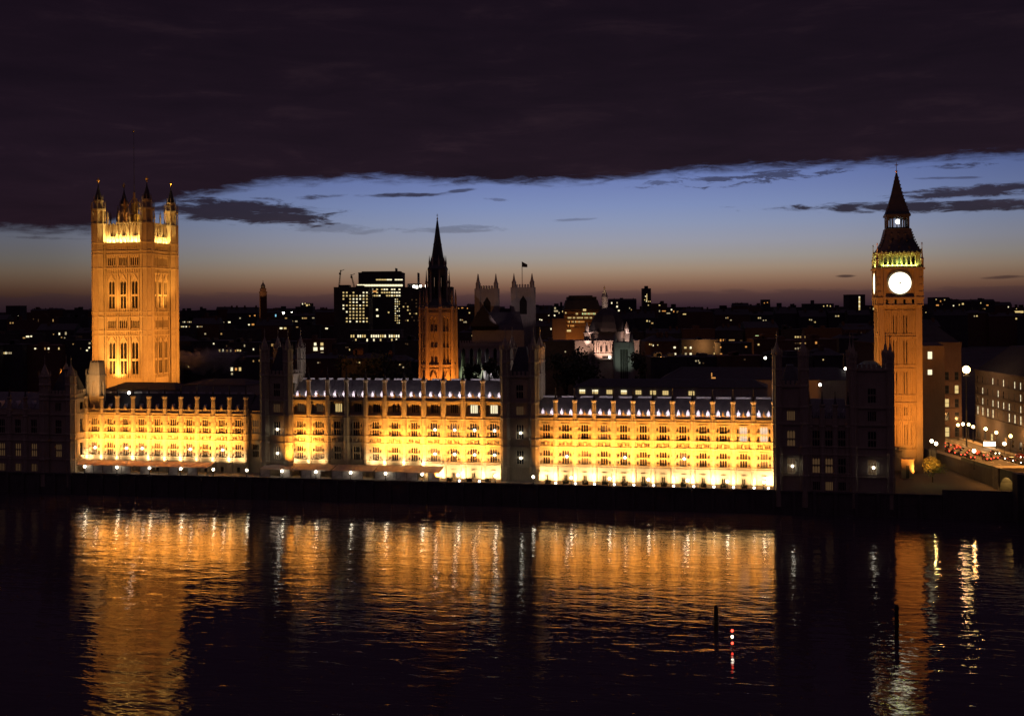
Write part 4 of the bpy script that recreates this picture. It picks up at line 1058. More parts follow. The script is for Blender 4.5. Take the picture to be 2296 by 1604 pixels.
# ------------------------------------------------------------------ the abbey
def abbey():
    D = 605.0; k = D / FPX
    o = at(1133, 700, D); o.z = ZG
    t = thing('abbey_church', 'pale twin towered abbey church with spiked corner pinnacles and a flag', 'church', o)
    def tower(xa, xb, yp, yt, flag):
        x0, x1 = at(xa, 690, D).x - o.x, at(xb, 690, D).x - o.x; W = x1 - x0
        zp, zt = at(xa, yp, D).z - ZG, at(xa, yt, D).z - ZG
        w = MB()
        for T in (FRONT(x0, 0), NORTH(x1, 0), SOUTH(x0, 0), BACK(x0, W)):
            w.T = T; w.facade(0, W, 0, zp, [(W / 2 - 1.9, W / 2 + 1.9, zp - 14, zp - 4.2, True)], .9)
            w.box(0, W, 0, .4, zp - 2.6, zp - 2); w.box(0, W, 0, .4, zp - 15.6, zp - 15)
            for s in (1, W - 1): w.box(s - 1, s + 1, 0, .9, 0, zp)
            for j in range(5): w.box(2 + (W - 4) * j / 5, 2 + (W - 4) * (j + .6) / 5, -.3, .1, zp, zp + 1.6)
        w.T = None
        tw = w.build('tower', GSTONE, t); w = MB(); w.box(x0 + 1.2, x1 - 1.2, 1.2, W - 1.2, 0, zp - .2); w.build('louvre', SOOT, tw)  # solid core coloured near black so the tower openings read as shaded
        p = MB(); p.lathe(0, 0, 6, [(1.25, 0), (1.1, 2.4), (1.3, 2.7), (.9, 3.2), (.55, (zt - zp) * .6), (.08, zt - zp)])
        pm = p.mesh('pinnacle', GSTONE)
        for x in (x0 + .9, x1 - .9):
            for y in (.6, W - .6): obj('pinnacle', pm, tw, (x + (.9 if y > 1 else -.0) * (1 if x < (x0 + x1) / 2 else -1) * .0, y, zp))
        if flag:
            m = MB(); h = at(1171, 585, D).z - ZG; cx = at(1171, 690, D).x - o.x; m.bar((cx, W / 2, zp - 1), (cx, W / 2, h), .16, 6); fp = m.build('flagpole', IRON, tw)
            m = MB(); n = 6
            for j in range(n):
                u0, u1 = j / n, (j + 1) / n; f = lambda u: math.sin(u * 5) * .25
                m.quad((cx + 2.8 * u0, W / 2 + f(u0), h - .1 - 1.5 * u0), (cx + 2.8 * u1, W / 2 + f(u1), h - .1 - 1.5 * u1), (cx + 2.8 * u1, W / 2 + f(u1), h - 2.9 - .2 * u1), (cx + 2.8 * u0, W / 2 + f(u0), h - 2.9 - .2 * u0))
            m.build('flag', FLAGC, fp)
        return x0, x1, W
    a0 = tower(1067.5, 1115.5, 647, 613, False); b0 = tower(1148.5, 1197, 644, 612, True)
    n = MB(); x0, x1 = at(1036, 700, D).x - o.x, at(1190, 700, D).x - o.x
    n.box(x0 + 6, x1 - 4, -30, -2, 0, 41); n.build('nave', GSTONE, t)
    r = MB(); i = r.add([(x0 + 6, -30, 41), (x1 - 4, -30, 41), (x0 + 6, -2, 41), (x1 - 4, -2, 41), (x0 + 8, -16, 50), (x1 - 6, -16, 50)])
    r.f += [(i, i + 1, i + 5, i + 4), (i + 2, i + 4, i + 5, i + 3), (i, i + 4, i + 2), (i + 1, i + 3, i + 5)]
    gx = at(1085, 700, D).x - o.x; i = r.add([(gx - 7, -32, 43), (gx + 8, -32, 43), (gx, -32, 53.5), (gx - 7, -10, 43), (gx + 8, -10, 43), (gx, -10, 53.5)])
    r.f += [(i, i + 1, i + 2), (i, i + 2, i + 5, i + 3), (i + 1, i + 4, i + 5, i + 2)]
    r.build('roof', SLATE, t)
    # east chapel with flying buttresses
    D2 = 520.0; x0, x1 = at(1030, 760, D2).x - o.x, at(1136, 760, D2).x - o.x; y0 = D2 - o.y
    zt = at(1080, 768, D2).z - ZG; zb = at(1080, 826, D2).z - ZG
    c = MB(); c.T = FRONT(x0, y0); L = x1 - x0; nb = 6
    c.facade(0, L, 0, zt, [(L * (j + .3) / nb, L * (j + .7) / nb, zb + 1, zt - 2.2, True) for j in range(nb)], .6)
    c.box(0, L, 0, .3, zt - 1.8, zt - 1.2)
    for j in range(nb * 3): c.box(L * j / nb / 3, L * (j + .55) / nb / 3, -.3, .1, zt, zt + 1.0)
    c.T = None; ch = c.build('chapel', GSTONE, t); c = MB(); c.box(x0, x1, y0 + .7, y0 + 14, 0, zt - .3); c.build('window', SOOT, ch)  # dark box behind the chapel openings carries their inner shade as colour
    m = MB(); m.lathe(0, -5, 6, [(1.1, 0), (1.0, zt - 7), (1.2, zt - 6.6), (.3, zt - 3.5), (.05, zt - 2)])
    for j in range(6): m.box(-.3, .3, -4.6 + j * .8, -3.8 + j * .8, zt - 10 + j * 1.05, zt - 8.6 + j * 1.05)
    bm = m.mesh('flying_buttress', GSTONE)
    for j in range(nb + 1): obj('flying_buttress', bm, t, (x0 + L * j / nb, y0, 0))
    V = lambda x, y, z: Vector((o.x + x, o.y + y, z))
    spot(V((a0[0] + a0[1]) / 2 + 6, -42, 52), V((a0[0] + a0[1]) / 2 + 2, 0, 62), 3600, (1, .64, .62), 38, .7)
    spot(V((b0[0] + b0[1]) / 2 + 3, -42, 52), V((b0[0] + b0[1]) / 2, 0, 62), 5000, (1, .66, .66), 38, .7)
    for j, (f, col) in enumerate(((.14, (.75, .95, .5)), (.4, (.8, .9, .6)), (.62, (.9, .8, .85)), (.9, (.9, .8, .85)))):
        spot(V(x0 + L * f, y0 - 12, zb + 3), V(x0 + L * f + .5, y0, zt - 5), 3500, col, 60, .8)
abbey()

# ------------------------------------------------------------------ trees
def tree(name, label, base, h, r, seed, n=900, lm=None, group=None, sz=1.0, leaf=.5):
    rnd = random.Random(seed)
    t = thing(name, label, 'tree', base, 0, group)
    m = MB(); m.lathe(0, 0, 7, [(.35 * h / 12, 0), (.25 * h / 12, h * .3), (.14 * h / 12, h * .6), (.03, h * .85)])
    cl = []
    for k in range(9):
        a = rnd.uniform(0, 6.28); q = rnd.uniform(.25, .8) * r; z = h * rnd.uniform(.45, .9)
        e = (q * math.cos(a), q * math.sin(a), z); m.bar((0, 0, h * rnd.uniform(.25, .5)), e, .07 * h / 12, 4); cl.append((e, rnd.uniform(.3, .55) * r))
    cl.append(((0, 0, h * .8), r * .6))
    m.build('trunk', BARK, t)
    c = MB()
    for k in range(n):
        (cx, cy, cz), cr = rnd.choice(cl)
        v = Vector((rnd.gauss(0, 1), rnd.gauss(0, 1), rnd.gauss(0, 1) * sz)).normalized() * cr * rnd.uniform(.55, 1.05)
        p = Vector((cx, cy, cz)) + v; a_ = Vector((rnd.uniform(-1, 1), rnd.uniform(-1, 1), rnd.uniform(-1, 1))).normalized() * leaf; b_ = a_.orthogonal().normalized() * leaf * .7
        c.quad(tuple(p - a_), tuple(p - b_), tuple(p + a_), tuple(p + b_))
    c.build('crown', lm or LEAF, t); return t
TG = 'dark plane trees behind the palace'
for i, (xd, yt, D, r, lb) in enumerate(((800, 790, 520, 9, 'in front of the lit office podium'), (850, 778, 515, 10, 'covering the foot of the tallest office block'), (905, 800, 500, 8, 'just beside the octagonal tower'),
        (1062, 800, 490, 4.5, 'before the first lit buttress of the abbey'), (1098, 792, 490, 4, 'before the middle of the lit abbey chapel'), (1128, 798, 490, 5, 'at the far end of the lit chapel'),
        (1270, 790, 560, 9, 'beside the central hall, toward the abbey'), (1300, 775, 585, 8.5, 'hiding the foot of the domed hall'), (1326, 800, 560, 8, 'below the columned front of the domed hall'), (1445, 788, 560, 9, 'just past the grey square tower'),
        (1480, 800, 540, 9, 'second past the grey square tower'), (600, 800, 560, 10, 'under the slim campanile'), (740, 800, 540, 9, 'below the lit office with paired windows'), (1540, 815, 520, 9, 'above the committee room roof'))):
    tp = at(xd, yt, D); tree('plane_tree', 'dark bushy tree ' + lb, Vector((tp.x, tp.y, ZG)), tp.z - ZG, r, 40 + i, 850, group=TG, leaf=.75)

# ------------------------------------------------------------------ city blocks
def block(name, label, x0, x1, yt, D, deep=20, m=CONC, wins=(), cat='office block', roofbits=(), floors=0, pitch=0):
    a, b_ = at(x0, yt, D), at(x1, yt, D)
    t = thing(name, label, cat, Vector((a.x, a.y, ZG - .7)), 0)
    L = b_.x - a.x; H = a.z - ZG + .7
    w = MB(); w.box(0, L, 0, deep, 0, H); w.box(-.15, L + .15, -.15, deep + .15, H, H + .6)
    for k in range(floors):
        z = H * (k + 1) / (floors + 1); w.box(-.06, L + .06, -.06, deep, z, z + .35)
    for (fx, fw, h) in roofbits: w.box(L * fx, L * (fx + fw), deep * .25, deep * .7, H + .6, H + .6 + h)
    w.build('wall', m, t)
    if pitch:
        r = MB(); r.frustum(-.3, L + .3, -.3, deep + .3, H + .61, H + .6 + pitch, min(L * .3, deep * .3) if pitch < 4 else .4, deep * .46); rr = r.build('roof', SLATE, t)
        for k in range(rw.randint(1, 4)):
            c = MB(); x = L * rw.uniform(.06, .94); c.box(x - .9, x + .9, deep * .3, deep * .45, H + .6, H + .6 + pitch + 1.6)
            for q in (-.55, 0, .55): c.lathe(x + q, deep * .37, 5, [(.2, H + pitch + 2.2), (.16, H + pitch + 3)])
            c.build('chimney', BRICK, rr); FACE[t.name] = -.05
    lit_windows(t, wins, D); return t
rw = random.Random(77)
def grid(xa, xb, ya, yb, nx, ny, p, mats, w=.55, h=.5, f=None):
    out = []
    for j in range(ny):
        for i in range(nx):
            if rw.random() < p and (f is None or f(i, j)):
                out.append((xa + (xb - xa) * (i + .5) / nx, ya + (yb - ya) * (j + .5) / ny, (xb - xa) / nx * w, (yb - ya) / ny * h, rw.choice(mats)))
    return out
block('office_block', 'dark slab block with a grid of warm lit windows and two cranes above', 748, 826, 645, 1010, 30, CONC,
      grid(766, 826, 652, 724, 8, 10, .8, (YLIT, YLIT, WLIT), .45, .42, lambda i, j: not (i < 1 and j > 6)) , roofbits=((.1, .3, 2), (.6, .2, 1.5)), floors=10)
block('office_block', 'tallest dark office block with one blazing white floor near its top', 803, 900, 612, 1060, 34, CONC,
      [(851.5 + 6.0 * k, 639.5, 5.6, 4.2, WLIT) for k in range(-8, 9)] + [(851.5 + 6 * k, 626.8, 5.5, 2.6, WLIT if k > 2 else YLIT) for k in (-1, 0, 1, 2, 3, 4, 6, 7, 8)] +
      grid(820, 898, 645, 666, 14, 3, .8, (YLIT, WLIT), .7, .4) + grid(884, 897, 668, 726, 3, 11, .8, (WLIT, YLIT), .5, .4) + [(838, 653, 13, 3.5, OLIT), (845, 694, 4, 4, WLIT), (846, 708, 5, 4, WLIT), (871, 700, 3, 3, YLIT), (825, 683, 3, 3, YLIT)],
      roofbits=((.05, .9, 1.2), (.83, .02, 4)), floors=14)
block('office_block', 'dim wide office block behind the octagonal tower with white roof lamps', 900, 1013, 645, 960, 30, CONC,
      [(928, 642, 5, 5, BULB), (934, 643, 5, 6, BULB), (943, 641, 4, 5, BULB), (955, 641, 4, 5, BULB), (1002, 659, 4, 4, WLIT), (1007, 659, 4, 4, WLIT), (1008, 675, 3, 6, YLIT), (1008, 682, 3, 5, YLIT)] +
      grid(902, 945, 668, 722, 9, 7, .35, (DLIT, DLIT, YLIT), .6, .35), roofbits=((.1, .25, 3), (.3, .02, 12)), floors=9)
block('office_podium', 'low dark office with two rows of yellow lit windows, in front of the tall blocks', 782, 898, 742, 760, 20, CONC,
      grid(785, 896, 749, 757, 22, 1, .85, (YLIT, WLIT), .6, .7) + grid(785, 896, 758, 766, 22, 1, .45, (YLIT, WLIT), .55, .7) + [(786, 775, 3, 5, YLIT), (786, 783, 3, 4, YLIT), (862, 771, 4, 4, WLIT)], floors=3)
for xa, ya, xb, yb, nm in ((763, 605, 758, 646, 'slim tower crane standing upright above the slab block'), (786, 615, 795, 645, 'short leaning crane jib above the slab block')):
    p, q = at(xb, yb, 1015), at(xa, ya, 1015)
    t = thing('tower_crane', nm, 'crane', p); m = MB(); d = q - p
    m.bar((0, 0, -2), tuple(d), .35, 4); m.bar((1.0, 0, -2), tuple(d + Vector((.6, 0, 0))), .2, 4)
    for k in range(9): m.bar(tuple(d * (k / 9)), tuple(d * ((k + 1) / 9) + Vector((.9, 0, 0))), .14, 4)
    m.build('mast', IRON, t); m = MB(); m.bar(tuple(d * .93), tuple(d * .93 + Vector((3.5, 0, 1.5))), .3, 4); m.box(d.x * .8 - .8, d.x * .8 + .8, -.8, .8, d.z * .8 - .8, d.z * .8 + .8); m.build('jib', IRON, t)
# campanile
def campanile():
    D = 1320.0; a = at(590, 700, D); k = D / FPX
    t = thing('campanile', 'slim dark brick campanile with an orange lit ring below its dome', 'tower', Vector((a.x, a.y, ZG - .7)), R(20))
    z = lambda y: at(590, y, D).z - ZG + .7
    W = 8.0 * k
    m = MB(); m.box(-W / 1.1, W / 1.1, -W / 1.1, W / 1.1, 0, z(656))
    for e in (-.7, 0, .7): m.box(e * W - .5, e * W + .5, -W / 1.1 - .25, 0, 10, z(660))
    m.build('shaft', BRICK, t)
    m = MB(); m.box(-W / .98, W / .98, -W / .98, W / .98, z(656), z(653.5)); m.box(-W / 1.3, W / 1.3, -W / 1.3, W / 1.3, z(653.5), z(646)); m.build('belfry', BRICK, t)
    m = MB(); m.smooth = True; m.lathe(0, 0, 12, [(W * .62, z(646)), (W * .62, z(641)), (W * .5, z(638)), (W * .2, z(634.5)), (.3, z(632)), (.2, z(628))]); m.build('dome', LEAD, t)
    p = at(590, 700, D)
    spot(p + Vector((-45, 6, -10)), p + Vector((-3, 0, 2)), 26000, (1, .45, .15), 70, .7); spot(p + Vector((0, -16, z(662) + ZG - p.z)), p + Vector((0, 0, z(650) + ZG - p.z)), 2600, (1, .5, .2), 70, .7)
campanile()
# the big domed hall
def domed_hall():
    D = 750.0; a = at(1366, 790, D); k = D / FPX
    t = thing('domed_hall', 'dark domed hall with pink lit columned front and gilded lantern', 'hall', Vector((a.x, a.y, ZG)))
    X = lambda x: (x - 1366) * k
    z = lambda y: at(1366, y, D).z - ZG
    w = MB(); w.T = FRONT(0, 0)
    # centre block with giant columns
    w.facade(X(1332), X(1376), 0, z(764), [(X(1345), X(1350), z(788), z(772), True), (X(1357), X(1362), z(788), z(772), True), (X(1349), X(1367), z(803), z(797), False)], 1.0)
    for q in (1339, 1343, 1352, 1355, 1364, 1367, 1371): w.lathe(X(q), .9, 8, [(.6, z(790)), (.52, z(766))])
    for ya, yb, ot in ((793, 791, 1.2), (766.5, 763, 1.2), (806, 804, .8)): w.box(X(1331), X(1377), 0, ot, z(ya), z(yb))
    w.T = None
    g = MB(); g.box(X(1332.5), X(1375.5), .7, 1.2, 0, z(765)); g.build('window', SOOT, t)  # dark backing slab, the openings' inner shade given as its colour
    w.box(X(1332), X(1376), 1.2, 26, 0, z(764.5)); w.box(X(1288), X(1325), .6, 24, 0, z(763)); w.box(X(1418), X(1433), .6, 24, 0, z(763)); w.box(X(1324), X(1333), 3, 24, 0, z(770)); w.box(X(1376), X(1419), 3, 24, 0, z(768))
    w.lathe(X(1318.5), .3, 12, [(.9, z(778)), (.9, z(777.5))])
    for x0, x1 in ((1288, 1325), (1418, 1433)): w.box(X(x0) - .3, X(x1) + .3, 0, .6, z(764), z(763) + .1)
    w.build('wall', GSTONE, t)
    at_ = MB()
    for x0, x1 in ((1311, 1324), (1402, 1413)):
        at_.box(X(x0), X(x1), 4, 9, z(770), z(744)); at_.box(X(x0) - .5, X(x1) + .5, 3.6, 9.4, z(747), z(745)); at_.lathe(X((x0 + x1) / 2), 6.5, 8, [(1.6, z(744)), (1.5, z(738)), (1.1, z(732)), (.2, z(722))])
    at_.box(X(1322), X(1404), 7, 24, z(770), z(743)); at_.build('attic', GSTONE, t)
    d = MB(); d.smooth = False
    d.lathe(X(1366.5), 16, 8, [(X(1411.5) - X(1366.5), z(744)), (X(1410) - X(1366), z(736)), (X(1405) - X(1366), z(722)), (X(1396) - X(1366), z(706)), (X(1384) - X(1366), z(695)), (X(1374) - X(1366), z(689))], R(22.5))
    d.build('dome', SLATE, t)
    l = MB(); l.lathe(X(1360.5), 16, 8, [(2.3, z(692)), (2.1, z(688)), (1.9, z(667)), (2.4, z(666)), (2.2, z(663)), (1.4, z(656)), (.6, z(650)), (.25, z(646))], R(22.5))
    l.build('lantern', GSTONE, t)
    m = MB(); m.ball((X(1360), 16, z(644.5)), .55, 8, 6); m.lathe(X(1360), 16, 6, [(.2, z(643)), (.05, z(637))]); m.build('finial', GOLD, t)
    m = MB(); m.ball((X(1366), -1.2, z(800)), .75, 8, 6); m.build('lamp', BULB, t)
    V = lambda x, y, yd: Vector((a.x + X(x), a.y + y, z(yd) + ZG))
    P = (1, .52, .36)
    spot(V(1343, -13, 806), V(1353, 0, 776), 26000, P, 66, .6); spot(V(1306, -13, 792), V(1306, 0, 774), 8000, P, 60, .7); spot(V(1426, -11, 780), V(1426, 0, 774), 3000, P, 60, .7)
    spot(V(1317, -3, 770), V(1318, 7, 754), 2200, (1, .62, .5), 70, .7); spot(V(1408, -3, 772), V(1408, 7, 756), 2200, (1, .62, .5), 70, .7)
    spot(V(1322, -2, 748), V(1326, 16, 730), 3000, (1, .65, .55), 40, .7); spot(V(1408, 0, 748), V(1404, 16, 730), 3000, (1, .65, .55), 40, .7)
    spot(V(1362, 7, 690), V(1360.5, 16, 676), 1200, (1, .65, .5), 60, .7); spot(V(1355, 9, 662), V(1360, 16, 645), 1500, (1, .6, .3), 50, .7)
domed_hall()
def grey_tower():
    D = 590.0; a = at(1378, 826, D); k = D / FPX
    t = thing('guildhall_tower', 'square greenish grey stone tower with one tall dark window', 'tower', Vector((a.x, a.y, ZG)))
    W = 42 * k; H = at(1378, 769, D).z - ZG
    m = MB()
    for T in (FRONT(), NORTH(W, 0), SOUTH(), BACK(0, W)):
        m.T = T; m.facade(0, W, 0, H, [(W * .3, W * .7, 7, H - 3.2, False)], .8)
        for q in (.4, .5, .6): m.box(W * q - .12, W * q + .12, -.5, -.2, 7, H - 3.2)
        for q in (.1, .9): m.box(W * q - .9, W * q + .9, 0, .5, 0, H)
        m.box(0, W, 0, .4, H - 2.4, H - 2); m.box(-.2, W + .2, 0, .3, H - .4, H + .5)
    m.T = None; m.build('wall', GSTONE, t); m = MB(); m.box(.9, W - .9, .9, W - .9, 0, H); m.build('window', SOOT, t)  # inner box painted dark for the shade within the tall opening
    m = MB(); m.lathe(0, 0, 6, [(.7, 0), (.6, 2), (.05, 4.5)]); pm = m.mesh('pinnacle', GSTONE)
    for x, y in ((.6, .6), (W - .6, .6), (.6, W - .6), (W - .6, W - .6)): obj('pinnacle', pm, t, (x, y, H + .5))
    spot(a + Vector((W * .6, -16, 0)), a + Vector((W / 2, 0, 6)), 2300, (.8, 1, .78), 60, .8)
grey_tower()
# ministry block with a mansard roof
def ministry():
    D = 860.0; a = at(1265, 694, D); k = D / FPX
    t = thing('ministry_block', 'broad office block with flaring dark mansard roof and yellow lit floors', 'office block', Vector((a.x, a.y, ZG)))
    z = lambda y: at(1300, y, D).z - ZG
    L = 80 * k
    w = MB(); w.box(0, L, 0, 24, 0, z(694))
    for j in range(5): w.box(-.3, L + .3, -.4, 24, z(699 + j * 9), z(699 + j * 9) + .5)
    w.build('wall', BRICK, t)
    r = MB(); r.frustum(-.5, L + .5, -.5, 24.5, z(694), z(672), 2.2); r.box(2.4, L - 2.4, 2.4, 21.6, z(672), z(665)); r.box(4, L * .8, 4, 18, z(665), z(662)); r.build('roof', SLATE, t)
    FACE[t.name] = -.45
    lit_windows(t, grid(1290, 1341, 700, 706, 18, 1, .7, (YLIT, YLIT, GLIT), .55, .6) + grid(1272, 1330, 709, 715, 20, 1, .85, (YLIT,), .55, .55) + grid(1272, 1310, 718, 724, 14, 1, .9, (YLIT, OLIT), .55, .6) + grid(1272, 1290, 727, 733, 6, 1, .8, (OLIT,), .6, .6) + [(1310, 694.5, 7, 4.5, YLIT), (1275, 741, 9, 4, YLIT), (1268, 701, 2.5, 3, YLIT)], D)
    spot(a + Vector((3, -16, -34)), a + Vector((8, 0, -14)), 22000, (1, .4, .08), 75, .8)
ministry()
block('brown_terrace', 'dim brown lit terrace wall beside the ministry block', 1238, 1268, 716, 800, 18, BRICK, [(1243, 707, 3, 3, WLIT)], 'terrace')
spot(at(1262, 775, 780), at(1258, 745, 800), 7000, (1, .45, .15), 60, .8)
block('tower_block', 'slim distant tower block with a bright zigzag of windows', 1440.5, 1459, 647, 1900, 20, CONC,
      [(1449.5, 660 + 3 * j, 2, 2.2, YLIT) for j in range(5)] + [(1447, 664, 2, 2, WLIT), (1449, 675, 2, 2, WLIT), (1453, 675.5, 2, 2, YLIT), (1457, 675.5, 2, 2, YLIT), (1445, 672, 2, 2, YLIT), (1453, 684, 2, 2, YLIT)], roofbits=((.3, .4, 4),), cat='tower block', floors=12)
block('tower_block', 'plain dark tower block with one bright vertical strip, beside the clock tower', 1902, 1939, 661, 1500, 24, CONC, [(1926, 666 + 3.4 * j, 3.2, 2.6, YLIT if j % 3 else WLIT) for j in range(11)], cat='tower block', floors=8)
block('tower_block', 'dark square block with faint scattered windows, just past the clock tower', 2092, 2127, 667, 1700, 24, CONC, [(2098, 671, 2, 2, YLIT), (2117, 672, 2, 2, YLIT), (2108, 675, 2, 3, OLIT), (2101, 684, 6, 3, OLIT), (2112, 682, 2, 2, DLIT)], cat='tower block', floors=6)
block('tower_block', 'distant dark tower block at the left picture edge above the pavilion', 13, 45, 686, 1600, 22, CONC, [(41, 709, 2, 2.5, WLIT), (37, 719, 2, 2.5, WLIT), (43.5, 719, 2, 2.5, WLIT), (17, 731, 2, 2, YLIT)], cat='tower block', floors=8)
block('tower_block', 'low dark block with lamps on its stepped roof, past the campanile', 662, 700, 688, 1700, 24, CONC, [(678, 681, 2, 3, WLIT), (688, 684, 4, 4, YLIT), (693, 683, 2, 2, YLIT), (684, 680, 2, 2, YLIT)], cat='tower block', roofbits=((.25, .7, 5),))
block('tower_block', 'small distant block on the skyline with orange windows, past the domed hall', 1709, 1726, 672, 2300, 20, CONC, [(1713, 679, 2, 2, OLIT), (1720, 678, 2, 2, OLIT)], cat='tower block')
